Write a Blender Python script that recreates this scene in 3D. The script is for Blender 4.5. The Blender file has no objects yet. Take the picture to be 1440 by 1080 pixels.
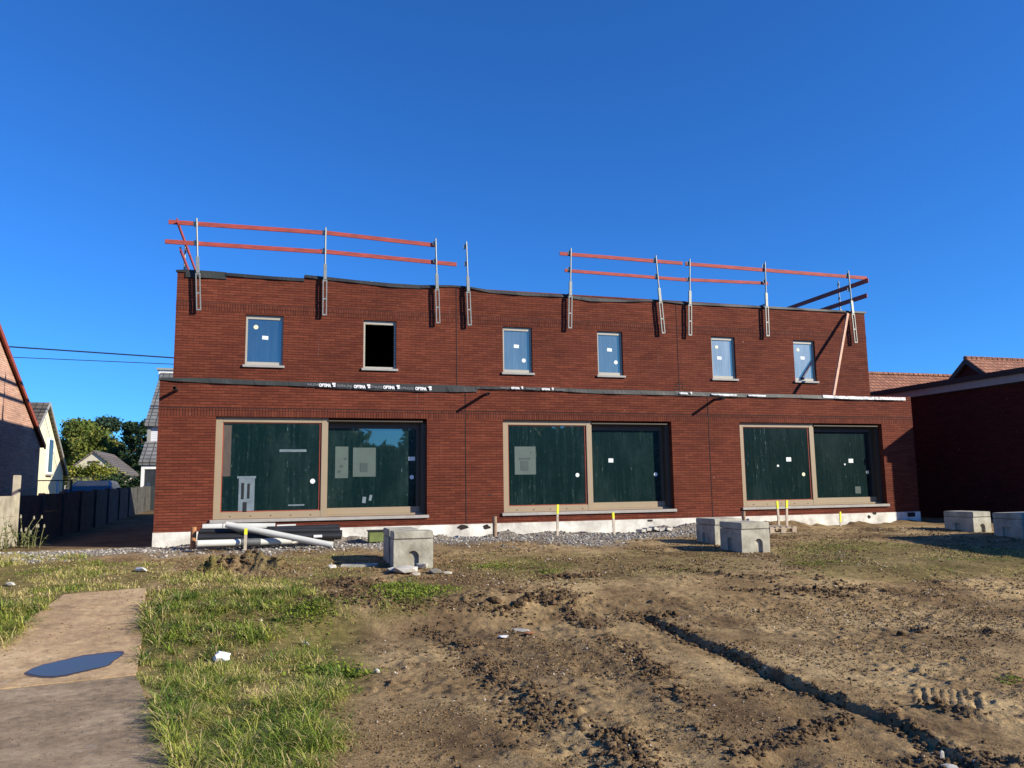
import bpy, math, random
import numpy as np
from mathutils import Vector, Matrix
random.seed(7)
rng = np.random.default_rng(7)
scn = bpy.context.scene
COL = scn.collection

# ------------------------------------------------------------------ camera
F_PX = 1100.0; YAW = 0.29184; PITCH = 0.13032; ROLL = -0.01413; CAMZ = 1.65
cy, sy = math.cos(YAW), math.sin(YAW)
FWD = Vector((sy*math.cos(PITCH), cy*math.cos(PITCH), math.sin(PITCH)))
R0 = Vector((cy, -sy, 0)); U0 = R0.cross(FWD)
RT = R0*math.cos(ROLL) + U0*math.sin(ROLL)
UP = -R0*math.sin(ROLL) + U0*math.cos(ROLL)
cam = bpy.data.objects.new('camera', bpy.data.cameras.new('camera'))
COL.objects.link(cam); scn.camera = cam
cam.matrix_world = Matrix(((RT.x, UP.x, -FWD.x, 0), (RT.y, UP.y, -FWD.y, 0), (RT.z, UP.z, -FWD.z, CAMZ), (0, 0, 0, 1)))
cam.data.sensor_width = 36; cam.data.lens = F_PX/1440*36
cam.data.clip_start = 0.05; cam.data.clip_end = 2000

# ------------------------------------------------------------------ sky and sun
SUN_TRAVEL = Vector((-1.35, 1.0, -0.81)).normalized()
to_sun = -SUN_TRAVEL
SUN_EL = math.asin(to_sun.z)
SUN_ROT = math.atan2(to_sun.x, to_sun.y)
w = bpy.data.worlds.new('World'); scn.world = w; w.use_nodes = True
nt = w.node_tree; bg = nt.nodes['Background']
sky = nt.nodes.new('ShaderNodeTexSky'); sky.sky_type = 'NISHITA'; sky.sun_disc = False
sky.sun_elevation = SUN_EL; sky.sun_rotation = SUN_ROT
sky.altitude = 0; sky.air_density = 1.0; sky.dust_density = 0.0; sky.ozone_density = 6.0
wb = nt.nodes.new('ShaderNodeMix'); wb.data_type = 'RGBA'; wb.blend_type = 'MULTIPLY'; wb.inputs[0].default_value = 1.0
wb.inputs[7].default_value = (0.42, 1.08, 1.8, 1)             # white balance of the phone picture: a deep saturated blue
nt.links.new(sky.outputs[0], wb.inputs[6]); nt.links.new(wb.outputs[2], bg.inputs[0])
bg.inputs[1].default_value = 0.07
sun = bpy.data.objects.new('sun', bpy.data.lights.new('sun', 'SUN')); COL.objects.link(sun)
sun.data.energy = 5.0; sun.data.angle = math.radians(0.5); sun.data.color = (1.0, 0.92, 0.76)
sun.rotation_euler = SUN_TRAVEL.to_track_quat('-Z', 'Y').to_euler()
scn.view_settings.view_transform = 'Standard'; scn.view_settings.look = 'None'
scn.view_settings.exposure = 0.55; scn.view_settings.gamma = 1

# ------------------------------------------------------------------ helpers
def ray(px, py):
    return FWD + RT*((px-720)/F_PX) + UP*((540-py)/F_PX)
def on(px, py, Y):
    """point of the place seen at a pixel of the photograph, at depth Y"""
    d = ray(px, py); t = Y/d.y
    return Vector((d.x*t, Y, CAMZ + d.z*t))

def _hash(ix, iy, seed):
    h = (ix.astype(np.int64)*374761393 + iy.astype(np.int64)*668265263 + seed*1274126177) & 0xFFFFFFFF
    h = ((h ^ (h >> 13))*1274126177) & 0xFFFFFFFF
    return ((h ^ (h >> 16)) & 0xFFFF)/65535.0
def vnoise(x, y, seed=0):
    ix = np.floor(x); iy = np.floor(y); fx = x-ix; fy = y-iy
    fx = fx*fx*fx*(fx*(fx*6-15)+10); fy = fy*fy*fy*(fy*(fy*6-15)+10)
    a = _hash(ix, iy, seed); b = _hash(ix+1, iy, seed); c = _hash(ix, iy+1, seed); d = _hash(ix+1, iy+1, seed)
    return (a*(1-fx)+b*fx)*(1-fy) + (c*(1-fx)+d*fx)*fy - 0.5
def fbm(x, y, s, oct=4, seed=0, gain=0.5):
    r = np.zeros_like(x); a = 1.0
    for i in range(oct):
        c, n = math.cos(i*1.1+.4), math.sin(i*1.1+.4)
        r += a*vnoise((x*c-y*n)*s+i*17.3, (x*n+y*c)*s-i*9.1, seed+i); s *= 2.03; a *= gain
    return r
def sstep(a, b, x):
    t = np.clip((x-a)/(b-a), 0, 1); return t*t*(3-2*t)

class MB:
    def __init__(s): s.v = []; s.f = []
    def add(s, vs, fs):
        n = len(s.v); s.v += [tuple(v) for v in vs]; s.f += [tuple(i+n for i in f) for f in fs]; return s
    def box(s, x0, x1, y0, y1, z0, z1):
        return s.add([(x0,y0,z0),(x1,y0,z0),(x1,y1,z0),(x0,y1,z0),(x0,y0,z1),(x1,y0,z1),(x1,y1,z1),(x0,y1,z1)],
                     [(0,3,2,1),(4,5,6,7),(0,1,5,4),(1,2,6,5),(2,3,7,6),(3,0,4,7)])
    def quad(s, *p): return s.add(p, [tuple(range(len(p)))])
    def beam(s, p0, p1, w, h, up=(0,0,1)):
        p0, p1 = Vector(p0), Vector(p1); d = (p1-p0).normalized(); u = Vector(up)
        a = d.cross(u)
        if a.length < 1e-4: a = d.cross(Vector((0,1,0)))
        a.normalize(); b = a.cross(d); vs = []
        for p in (p0, p1):
            for i, j in ((-1,-1),(1,-1),(1,1),(-1,1)): vs.append(p + a*(i*w/2) + b*(j*h/2))
        return s.add(vs, [(0,1,2,3),(7,6,5,4),(0,4,5,1),(1,5,6,2),(2,6,7,3),(3,7,4,0)])
    def tube(s, pts, r, n=10, cap=True, inner=None):
        pts = [Vector(p) for p in pts]; rs = r if isinstance(r, (list, tuple)) else [r]*len(pts)
        base = len(s.v); rings = []
        ref = None
        for i, p in enumerate(pts):
            d = (pts[min(i+1, len(pts)-1)] - pts[max(i-1, 0)]).normalized()
            if ref is None:
                ref = d.cross(Vector((0,0,1)))
                if ref.length < 1e-3: ref = Vector((1,0,0))
            a = (ref - d*ref.dot(d)).normalized(); ref = a; b = d.cross(a)
            rings.append([p + (a*math.cos(2*math.pi*k/n) + b*math.sin(2*math.pi*k/n))*rs[i] for k in range(n)])
        vs = [v for rg in rings for v in rg]; fs = []
        for i in range(len(pts)-1):
            for k in range(n): fs.append((i*n+k, i*n+(k+1)%n, (i+1)*n+(k+1)%n, (i+1)*n+k))
        if cap and not inner: fs += [tuple(reversed(range(n))), tuple(range((len(pts)-1)*n, len(pts)*n))]
        s.add(vs, fs)
        if inner:                                   # hollow pipe ends: a rim and a recessed dark bore
            for e, dirn in ((0, 1), (-1, -1)):
                c = pts[e]; d = (pts[1]-pts[0]).normalized() if e == 0 else (pts[-2]-pts[-1]).normalized()
                o = rings[e]; q = [c + (v-c)*inner for v in o]; deep = [v + d*0.15 for v in q]
                fs = [(k, (k+1)%n, n+(k+1)%n, n+k) for k in range(n)] + [(n+k, n+(k+1)%n, 2*n+(k+1)%n, 2*n+k) for k in range(n)] + [tuple(range(2*n, 3*n))]
                s.add(o+q+deep, fs)
        return s
    def prism(s, poly, d0, d1):
        """poly: 3D outline, extruded by vector d0 -> d1"""
        d0, d1 = Vector(d0), Vector(d1); n = len(poly)
        vs = [Vector(p)+d0 for p in poly] + [Vector(p)+d1 for p in poly]
        return s.add(vs, [tuple(range(n)), tuple(reversed(range(n, 2*n)))] + [(i, i+n, (i+1)%n+n, (i+1)%n) for i in range(n)])
    def build(s, name, mat, parent=None, origin=None, smooth=False, bevel=0, local=False, fix=True):
        o0 = Vector((0,0,0))
        if parent is not None and not local: o0 = world_loc(parent)
        if origin is not None: o0 = Vector(origin)
        me = bpy.data.meshes.new(name)
        me.from_pydata([tuple(Vector(v)-o0) for v in s.v], [], s.f)
        if fix:
            import bmesh
            bm = bmesh.new(); bm.from_mesh(me); bmesh.ops.recalc_face_normals(bm, faces=bm.faces)
            if bevel: bmesh.ops.bevel(bm, geom=bm.edges[:], offset=bevel, segments=2, affect='EDGES', clamp_overlap=True)
            bm.to_mesh(me); bm.free()
        if smooth:
            me.polygons.foreach_set('use_smooth', [True]*len(me.polygons))
            try: me.set_sharp_from_angle(angle=math.radians(40))
            except Exception: pass
        if mat: me.materials.append(mat)
        o = bpy.data.objects.new(name, me); COL.objects.link(o)
        if parent is not None: o.parent = parent
        elif origin is not None: o.location = origin
        return o
def world_loc(o):
    l = Vector(o.location)
    while o.parent: o = o.parent; l += Vector(o.location)
    return l
def tag(o, label=None, cat=None, group=None, kind=None):
    if label: o['label'] = label
    if cat: o['category'] = cat
    if group: o['group'] = group
    if kind: o['kind'] = kind
    return o
def thing(name, label, cat, loc=(0,0,0), group=None, rz=0):
    o = bpy.data.objects.new(name, None); COL.objects.link(o); o.location = loc; o.rotation_euler = (0,0,rz)
    o.empty_display_size = 0.1
    return tag(o, label, cat, group)
def dup(root, loc, label, rot=None):
    r = root.copy(); COL.objects.link(r); r.location = loc; r['label'] = label
    if rot is not None: r.rotation_euler = rot
    for ch in root.children:
        c = ch.copy(); COL.objects.link(c); c.parent = r
        for g in ch.children:
            d = g.copy(); COL.objects.link(d); d.parent = c
    return r
def np_mesh(name, V, tris, mat, col=None, kind=None, smooth=False, parent=None):
    me = bpy.data.meshes.new(name); k = tris.shape[1]
    me.vertices.add(len(V)); me.vertices.foreach_set('co', np.ascontiguousarray(V, dtype=np.float32).ravel())
    me.loops.add(tris.size); me.loops.foreach_set('vertex_index', np.ascontiguousarray(tris, dtype=np.int32).ravel())
    me.polygons.add(len(tris)); me.polygons.foreach_set('loop_start', np.arange(0, tris.size, k, dtype=np.int32))
    me.polygons.foreach_set('use_smooth', np.full(len(tris), smooth))
    me.update(calc_edges=True)
    if col is not None:
        a = me.color_attributes.new('col', 'FLOAT_COLOR', 'POINT')
        c4 = np.ones((len(V), 4), dtype=np.float32); c4[:, :col.shape[1]] = col
        a.data.foreach_set('color', c4.ravel())
    me.materials.append(mat); me.validate()
    o = bpy.data.objects.new(name, me); COL.objects.link(o)
    if parent: o.parent = parent
    if kind: o['kind'] = kind
    return o

# ------------------------------------------------------------------ materials
def nmat(name):
    m = bpy.data.materials.new(name); m.use_nodes = True
    return m, m.node_tree, m.node_tree.nodes['Principled BSDF']
def N(t, typ, **kw):
    n = t.nodes.new(typ)
    for k, v in kw.items():
        if k in n.inputs: n.inputs[k].default_value = v
        else: setattr(n, k, v)
    return n
def mixc(t, fac, a, b, mode='MIX'):
    n = t.nodes.new('ShaderNodeMix'); n.data_type = 'RGBA'; n.blend_type = mode
    for s, v in ((0, fac), (6, a), (7, b)):
        if hasattr(v, 'node'): t.links.new(v, n.inputs[s])
        else: n.inputs[s].default_value = (*v, 1) if isinstance(v, tuple) and len(v) == 3 else v
    return n.outputs[2]
def ramp(t, src, stops):
    n = t.nodes.new('ShaderNodeValToRGB'); t.links.new(src, n.inputs[0])
    e = n.color_ramp.elements
    e[0].position, e[1].position = stops[0][0], stops[-1][0]
    def c4(c): return (*c, 1) if isinstance(c, tuple) else (c, c, c, 1)
    e[0].color = c4(stops[0][1]); e[1].color = c4(stops[-1][1])
    for p, c in stops[1:-1]: e.new(p).color = c4(c)
    return n.outputs[0]
def pos(t, scale=(1,1,1)):
    g = t.nodes.new('ShaderNodeNewGeometry'); mp = t.nodes.new('ShaderNodeMapping'); mp.inputs['Scale'].default_value = scale
    t.links.new(g.outputs['Position'], mp.inputs[0]); return mp.outputs[0]
def noise(t, vec, s, d=4, r=0.6):
    n = N(t, 'ShaderNodeTexNoise', Scale=s, Detail=d, Roughness=r); t.links.new(vec, n.inputs['Vector']); return n.outputs[0]
def bump(t, b, h, strength, dist):
    n = N(t, 'ShaderNodeBump', Strength=strength, Distance=dist); t.links.new(h, n.inputs['Height']); t.links.new(n.outputs[0], b.inputs['Normal'])
def plain(name, c, rough=0.7, metal=0.0, var=0.25, s=6, bmp=0.0, c2=None, stretch=(1,1,1)):
    m, t, b = nmat(name); v = pos(t, stretch); n = noise(t, v, s, 5)
    lo = c2 or tuple(x*(1-var) for x in c)
    t.links.new(ramp(t, n, [(0.3, lo), (0.68, tuple(min(1, x*(1+var*.5)) for x in c))]), b.inputs['Base Color'])
    b.inputs['Roughness'].default_value = rough; b.inputs['Metallic'].default_value = metal
    if bmp: bump(t, b, noise(t, v, s*6, 4), bmp, 0.01)
    return m

def brick_mat(name, ca, cb, mortar, rowh=0.0605, bw=0.25, vertical=False, stain=0.12, msz=0.005, light=(0.30, 0.11, 0.07), rowdark=True):
    m, t, b = nmat(name); L = t.links
    g = t.nodes.new('ShaderNodeNewGeometry'); sp = t.nodes.new('ShaderNodeSeparateXYZ'); L.new(g.outputs['Position'], sp.inputs[0])
    u = N(t, 'ShaderNodeMath', operation='ADD'); L.new(sp.outputs[0], u.inputs[0]); L.new(sp.outputs[1], u.inputs[1])
    cb3 = t.nodes.new('ShaderNodeCombineXYZ')
    if vertical: L.new(sp.outputs[2], cb3.inputs[0]); L.new(u.outputs[0], cb3.inputs[1])
    else: L.new(u.outputs[0], cb3.inputs[0]); L.new(sp.outputs[2], cb3.inputs[1])
    nz = N(t, 'ShaderNodeTexNoise', Scale=2.5, Detail=3); L.new(g.outputs['Position'], nz.inputs['Vector'])
    off = N(t, 'ShaderNodeVectorMath', operation='MULTIPLY_ADD'); L.new(nz.outputs['Color'], off.inputs[0])
    off.inputs[1].default_value = (0.012, 0.012, 0); L.new(cb3.outputs[0], off.inputs[2])
    br = N(t, 'ShaderNodeTexBrick', Scale=1.0); L.new(off.outputs[0], br.inputs['Vector'])
    br.inputs['Mortar Size'].default_value = msz; br.inputs['Mortar Smooth'].default_value = 0.25; br.inputs['Bias'].default_value = 0.0
    br.inputs['Brick Width'].default_value = bw; br.inputs['Row Height'].default_value = rowh
    br.offset = 0.0 if vertical else 0.5
    br.inputs['Color1'].default_value = (*ca, 1); br.inputs['Color2'].default_value = (*cb, 1); br.inputs['Mortar'].default_value = (*mortar, 1)
    rl = N(t, 'ShaderNodeTexBrick', Scale=1.0); L.new(off.outputs[0], rl.inputs['Vector']); rl.offset = 0.5
    rl.inputs['Mortar Size'].default_value = msz*1.5; rl.inputs['Mortar Smooth'].default_value = 0.5
    rl.inputs['Brick Width'].default_value = 900.0; rl.inputs['Row Height'].default_value = rowh
    # tone per brick row and per patch
    rowv = pos(t, (1.3, 1.3, 16)); rn = noise(t, rowv, 1.0, 3)
    col = mixc(t, 1.0, br.outputs['Color'], ramp(t, rn, [(0.3, 0.84), (0.7, 1.16)]), 'MULTIPLY')
    rf = N(t, 'ShaderNodeMath', operation='MULTIPLY'); L.new(rl.outputs['Fac'], rf.inputs[0]); rf.inputs[1].default_value = 0.75 if rowdark else 0.0
    col = mixc(t, rf.outputs[0], col, tuple(x*.8 for x in mortar))
    fn = noise(t, pos(t, (5, 5, 16)), 2.2, 4)
    col = mixc(t, ramp(t, fn, [(0.58, 0.0), (0.78, stain*2.6)]), col, light)
    big = noise(t, pos(t), 0.55, 4); col = mixc(t, 1.0, col, ramp(t, big, [(0.3, 0.8), (0.7, 1.15)]), 'MULTIPLY')
    st = noise(t, pos(t, (7, 7, 0.7)), 1.0, 5, 0.7); col = mixc(t, ramp(t, st, [(0.66, 0.0), (0.8, stain)]), col, (0.6, 0.55, 0.5))
    sk = noise(t, pos(t), 9.0, 2); col = mixc(t, ramp(t, sk, [(0.74, 0.0), (0.78, stain*3)]), col, (0.55, 0.42, 0.34))
    L.new(col, b.inputs['Base Color']); b.inputs['Roughness'].default_value = 0.9; b.inputs['Specular IOR Level'].default_value = 0.2
    inv = N(t, 'ShaderNodeMath', operation='MULTIPLY_ADD'); L.new((rl if rowdark else br).outputs['Fac'], inv.inputs[0]); inv.inputs[1].default_value = -1.0
    L.new(noise(t, pos(t), 60, 3), inv.inputs[2])
    bump(t, b, inv.outputs[0], 0.9, 0.008)
    return m

M = {}
M['brick'] = brick_mat('red_brick', (0.122, 0.0285, 0.016), (0.172, 0.0445, 0.023), (0.06, 0.017, 0.0115), stain=.16)
M['brick_v'] = brick_mat('soldier_brick', (0.108, 0.0265, 0.0155), (0.154, 0.041, 0.022), (0.045, 0.014, 0.010), vertical=True, bw=0.26, rowh=0.0605, rowdark=False, msz=.007)
M['brick_pink'] = brick_mat('pink_brick', (0.5, 0.27, 0.19), (0.62, 0.38, 0.28), (0.42, 0.3, 0.24), light=(0.7, 0.5, 0.4))
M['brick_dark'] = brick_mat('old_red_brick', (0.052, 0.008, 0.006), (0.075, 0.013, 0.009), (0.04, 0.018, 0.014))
M['lime'] = plain('limewash', (0.8, 0.78, 0.71), 0.9, 0, 0.18, 2.2, 0.8, c2=(0.42, 0.39, 0.33))
M['joint'] = plain('dark_joint', (0.02, 0.012, 0.01), 0.9)
M['taupe'] = plain('taupe_aluminium', (0.36, 0.28, 0.18), 0.45, 0, 0.06, 2)
M['taupe_dk'] = plain('dark_track', (0.06, 0.05, 0.04), 0.5, 0, 0.1, 2)
M['taupe_shade'] = plain('shaded_taupe', (0.07, 0.055, 0.036), 0.5, 0, 0.08, 2)  # darker copy of the taupe: shade on jamb and sash put into the colour
M['wframe'] = plain('pale_frame', (0.42, 0.39, 0.32), 0.45, 0, 0.06, 2)
M['stone'] = plain('sill_stone', (0.38, 0.355, 0.32), 0.75, 0, 0.15, 6, 0.2)
M['membrane'] = plain('bitumen_membrane', (0.013, 0.014, 0.015), 0.6, 0, 0.4, 5, 0.4)
M['membrane_g'] = plain('slate_membrane', (0.024, 0.029, 0.027), 0.75, 0, 0.3, 5, 0.4)
M['foil'] = plain('torn_white_foil', (0.75, 0.75, 0.74), 0.45, 0, 0.7, 14, 0.8, c2=(0.05, 0.05, 0.05))
M['white_ink'] = plain('white_ink', (0.8, 0.8, 0.8), 0.6, 0, 0.05)
M['grey_ink'] = plain('grey_ink', (0.22, 0.23, 0.24), 0.6, 0, 0.05)
M['galv'] = plain('galvanised_steel', (0.31, 0.315, 0.28), 0.45, 0.35, 0.2, 20)
M['redwood'] = plain('red_painted_wood', (0.36, 0.05, 0.036), 0.75, 0, 0.7, 2.2, 0.2, c2=(0.2, 0.04, 0.03), stretch=(1.5, 1.5, 9))
M['wood'] = plain('raw_wood', (0.62, 0.36, 0.24), 0.75, 0, 0.2, 3, 0.2, stretch=(3, 3, .6))
M['stakewood'] = plain('stake_wood', (0.55, 0.46, 0.36), 0.8, 0, 0.3, 8, 0.2)
M['yellow'] = plain('yellow_paint', (0.8, 0.82, 0.03), 0.6, 0, 0.1)
M['sticker_w'] = plain('white_sticker', (0.8, 0.84, 0.82), 0.5, 0, 0.05)
M['sticker_y'] = plain('cream_sticker', (0.78, 0.76, 0.52), 0.5, 0, 0.05)
M['pane_mark'] = plain('grey_pane_mark', (0.085, 0.12, 0.105), 0.6, 0, 0.15, 4)
M['pane_mark_dk'] = plain('dark_pane_mark', (0.05, 0.075, 0.07), 0.6, 0, 0.15, 4)
M['pale_item'] = plain('pale_item', (0.17, 0.22, 0.25), 0.6, 0, 0.3, 7)
M['brick_reflection'] = plain('brick_reflection', (0.1, 0.075, 0.06), 0.6, 0, 0.3, 5, stretch=(4, 4, 1))
M['concrete'] = plain('cast_concrete', (0.46, 0.44, 0.36), 0.9, 0, 0.25, 3.5, 0.7, c2=(0.24, 0.22, 0.17))
M['concrete_f'] = plain('old_concrete', (0.44, 0.4, 0.31), 0.92, 0, 0.3, 2.5, 0.5, c2=(0.24, 0.21, 0.16))
M['pvc_grey'] = plain('pale_pvc', (0.6, 0.6, 0.55), 0.4, 0, 0.12, 3)
M['pvc_black'] = plain('black_pvc', (0.018, 0.018, 0.02), 0.5, 0, 0.3, 3)
M['pvc_dark'] = plain('dark_grey_pvc', (0.09, 0.095, 0.1), 0.5, 0, 0.3, 3)
M['terracotta'] = plain('terracotta_pvc', (0.4, 0.17, 0.07), 0.6, 0, 0.3, 8)
M['brownpipe'] = plain('dusty_brown_pvc', (0.3, 0.2, 0.13), 0.7, 0, 0.3, 8)
M['pallet'] = plain('weathered_pallet', (0.44, 0.35, 0.25), 0.85, 0, 0.3, 6, 0.3)
M['greenbox'] = plain('green_plastic', (0.16, 0.2, 0.05), 0.6, 0, 0.3, 5)
M['rubble'] = plain('rubble', (0.5, 0.47, 0.42), 0.9, 0, 0.4, 6, 0.5)
M['white_stone'] = plain('white_stone', (0.8, 0.8, 0.78), 0.9, 0, 0.08, 9, 0.08)
M['cream'] = plain('cream_render', (0.78, 0.72, 0.5), 0.9, 0, 0.07, 1.2)
M['beige'] = plain('beige_render', (0.55, 0.5, 0.4), 0.9, 0, 0.1, 1.2)
M['siding'] = plain('white_boards', (0.7, 0.7, 0.72), 0.7, 0, 0.05, 2)
M['white'] = plain('white_paint', (0.78, 0.78, 0.76), 0.6, 0, 0.05)
M['dark'] = plain('dark_opening', (0.012, 0.014, 0.016), 0.6)
M['verge'] = plain('red_verge', (0.3, 0.06, 0.03), 0.7)
M['blackmetal'] = plain('black_metal', (0.02, 0.02, 0.02), 0.5)
M['soffit'] = plain('grey_fascia', (0.3, 0.29, 0.27), 0.8, 0, 0.1)
M['blackroof'] = plain('black_roof_edge', (0.02, 0.018, 0.018), 0.7)
M['cable'] = plain('cable', (0.02, 0.025, 0.05), 0.6)
M['vent'] = plain('blue_grey_cap', (0.2, 0.36, 0.42), 0.4, 0.3)
M['tyre'] = plain('tyre', (0.02, 0.02, 0.02), 0.8)
M['lamp_red'] = plain('red_lamp', (0.3, 0.01, 0.01), 0.3)
M['bark'] = plain('bark', (0.12, 0.08, 0.05), 0.9, 0, 0.4, 5, 0.5)
m, t, b = nmat('car_paint'); b.inputs['Base Color'].default_value = (0.004, 0.02, 0.09, 1); b.inputs['Roughness'].default_value = 0.3
b.inputs['Coat Weight'].default_value = 0.3; b.inputs['Coat Roughness'].default_value = 0.04; M['car'] = m

def tile_mat(name, a, b2, w=0.3, h=0.33, ax='x'):
    m, t, b = nmat(name); L = t.links
    g = t.nodes.new('ShaderNodeNewGeometry'); sp = t.nodes.new('ShaderNodeSeparateXYZ'); L.new(g.outputs['Position'], sp.inputs[0])
    cb = t.nodes.new('ShaderNodeCombineXYZ'); L.new(sp.outputs[0 if ax == 'x' else 1], cb.inputs[0]); L.new(sp.outputs[2], cb.inputs[1])
    br = N(t, 'ShaderNodeTexBrick', Scale=1.0); L.new(cb.outputs[0], br.inputs['Vector']); br.offset = 0
    br.inputs['Brick Width'].default_value = w; br.inputs['Row Height'].default_value = h*0.6
    br.inputs['Mortar Size'].default_value = 0.03; br.inputs['Mortar Smooth'].default_value = 0.8
    br.inputs['Color1'].default_value = (*a, 1); br.inputs['Color2'].default_value = (*b2, 1); br.inputs['Mortar'].default_value = (*[x*.35 for x in a], 1)
    n = noise(t, pos(t), 1.5, 4)
    L.new(mixc(t, 1.0, br.outputs['Color'], ramp(t, n, [(0.3, 0.7), (0.7, 1.2)]), 'MULTIPLY'), b.inputs['Base Color'])
    b.inputs['Roughness'].default_value = 0.85
    inv = N(t, 'ShaderNodeMath', operation='MULTIPLY'); L.new(br.outputs['Fac'], inv.inputs[0]); inv.inputs[1].default_value = -1
    bump(t, b, inv.outputs[0], 1.0, 0.05)
    return m
M['tile_red'] = tile_mat('orange_tiles', (0.36, 0.15, 0.08), (0.27, 0.1, 0.055))
M['tile_grey'] = tile_mat('grey_tiles', (0.2, 0.2, 0.19), (0.14, 0.14, 0.14))
M['tile_brown'] = tile_mat('brown_tiles', (0.16, 0.13, 0.1), (0.1, 0.085, 0.07))
M['tile_small'] = tile_mat('fibre_tiles', (0.17, 0.14, 0.12), (0.13, 0.11, 0.1))

def glass_mat(name, tint, streak, refl, gcol=(0.82, 0.94, 1)):
    m, t, b = nmat(name); L = t.links
    out = t.nodes['Material Output']
    v = pos(t, (9, 9, 0.35)); n = noise(t, v, 2.2, 3, 0.7); fine = noise(t, pos(t, (30, 30, 5)), 1.3, 4, 0.7)
    k = ramp(t, n, [(0.5, 0.0), (0.68, 1.0)]); k2 = ramp(t, fine, [(0.60, 0.0), (0.70, 1.0)])
    mm = N(t, 'ShaderNodeMath', operation='MULTIPLY'); L.new(k, mm.inputs[0]); L.new(k2, mm.inputs[1])
    c = mixc(t, k, tint, tuple(x*1.5+0.006 for x in tint)); c = mixc(t, ramp(t, noise(t, pos(t, (1, 1, .5)), 0.9, 5, .65), [(0.48, 0.0), (0.72, 0.7)]), c, tuple(x*1.6+0.022 for x in tint))
    sc = N(t, 'ShaderNodeMath', operation='MULTIPLY'); L.new(mm.outputs[0], sc.inputs[0]); sc.inputs[1].default_value = streak
    c = mixc(t, sc.outputs[0], c, (0.3, 0.36, 0.34))
    L.new(c, b.inputs['Base Color']); b.inputs['Roughness'].default_value = 0.25; b.inputs['Specular IOR Level'].default_value = 0.2
    gl = N(t, 'ShaderNodeBsdfGlossy', Roughness=0.02); gl.inputs['Color'].default_value = (*gcol, 1)
    bp = N(t, 'ShaderNodeBump', Strength=0.08, Distance=0.02); L.new(noise(t, pos(t), 1.2, 2), bp.inputs['Height']); L.new(bp.outputs[0], gl.inputs['Normal'])
    mx = t.nodes.new('ShaderNodeMixShader'); mx.inputs[0].default_value = refl
    L.new(b.outputs[0], mx.inputs[1]); L.new(gl.outputs[0], mx.inputs[2]); L.new(mx.outputs[0], out.inputs[0])
    return m
M['glass_low'] = glass_mat('film_covered_glass', (0.005, 0.02, 0.02), 0.8, 0.22, (.95, .95, .88))
M['glass_up'] = glass_mat('upper_glass', (0.015, 0.025, 0.04), 0.03, 0.3, (1, .85, .72))
M['glass_up2'] = glass_mat('upper_glass_pale', (0.085, 0.105, 0.14), 0.05, 0.30, (1, .82, .58))
M['glass_up3'] = glass_mat('upper_glass_hazy', (0.23, 0.245, 0.27), 0.05, 0.30, (1, .82, .58))
M['pane_dark'] = glass_mat('dark_pane', (0.03, 0.035, 0.04), 0.03, 0.1)
m, t, b = nmat('puddle_water'); b.inputs['Base Color'].default_value = (0.075, 0.08, 0.07, 1); b.inputs['Roughness'].default_value = 0.03; b.inputs['IOR'].default_value = 1.33
M['water'] = m
m, t, b = nmat('muddy_water'); b.inputs['Base Color'].default_value = (0.13, 0.09, 0.05, 1); b.inputs['Roughness'].default_value = 0.05; M['mudwater'] = m

def attr_mat(name, rough=0.8, trans=0.0, var=0.0):
    m, t, b = nmat(name); a = t.nodes.new('ShaderNodeAttribute'); a.attribute_name = 'col'
    t.links.new(a.outputs['Color'], b.inputs['Base Color']); b.inputs['Roughness'].default_value = rough
    b.inputs['Specular IOR Level'].default_value = 0.12
    if trans:
        tr = t.nodes.new('ShaderNodeBsdfTranslucent'); t.links.new(a.outputs['Color'], tr.inputs[0])
        mx = t.nodes.new('ShaderNodeMixShader'); mx.inputs[0].default_value = trans
        t.links.new(b.outputs[0], mx.inputs[1]); t.links.new(tr.outputs[0], mx.inputs[2]); t.links.new(mx.outputs[0], t.nodes['Material Output'].inputs[0])
    return m
M['leaf'] = attr_mat('leaf', 0.6, 0.25)
M['blade'] = attr_mat('grass_blade', 0.6, 0.2)
M['clod'] = attr_mat('mud_clod', 0.9)

# ------------------------------------------------------------------ terrain
def base_g(x, y):
    b1 = 0.30*sstep(8.0, 11.0, y) + 0.19*sstep(11.0, 17.0, y)
    b2 = 0.30*sstep(8.9, 10.1, y) + 0.19*sstep(11.0, 17.0, y)
    k = sstep(0.0, 0.6, x)*(1-sstep(3.0, 4.6, x))
    return b1*(1-k) + b2*k + 0.35*sstep(24, 45, y) - 0.05*sstep(2.0, 12.0, x)*(1-sstep(8, 12, y))
def gp0(px, py):
    d = ray(px, py); lo = 0.5
    for i in range(4000):
        t = lo + i*0.02
        x, y, z = d.x*t, d.y*t, CAMZ + d.z*t
        if z <= base_g(np.array([x]), np.array([y]))[0]: return (x, y)
    return (d.x*80, d.y*80)
def poly_px(pts): return [gp0(*p) for p in pts]
def seg_d(x, y, a, b):
    ax, ay = a; bx, by = b; dx, dy = bx-ax, by-ay; L2 = dx*dx+dy*dy+1e-9
    t = np.clip(((x-ax)*dx + (y-ay)*dy)/L2, 0, 1); ex, ey = x-(ax+t*dx), y-(ay+t*dy)
    return np.sqrt(ex*ex+ey*ey), ((x-ax)*dy - (y-ay)*dx)
def line_d(x, y, pts):
    """distance to a polyline and its sign (+ on the right of its direction)"""
    D = np.full_like(x, 1e9); S = np.ones_like(x)
    for a, b in zip(pts[:-1], pts[1:]):
        d, s = seg_d(x, y, a, b); k = d < D; D = np.where(k, d, D); S = np.where(k, np.sign(s), S)
    return D, S
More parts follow.
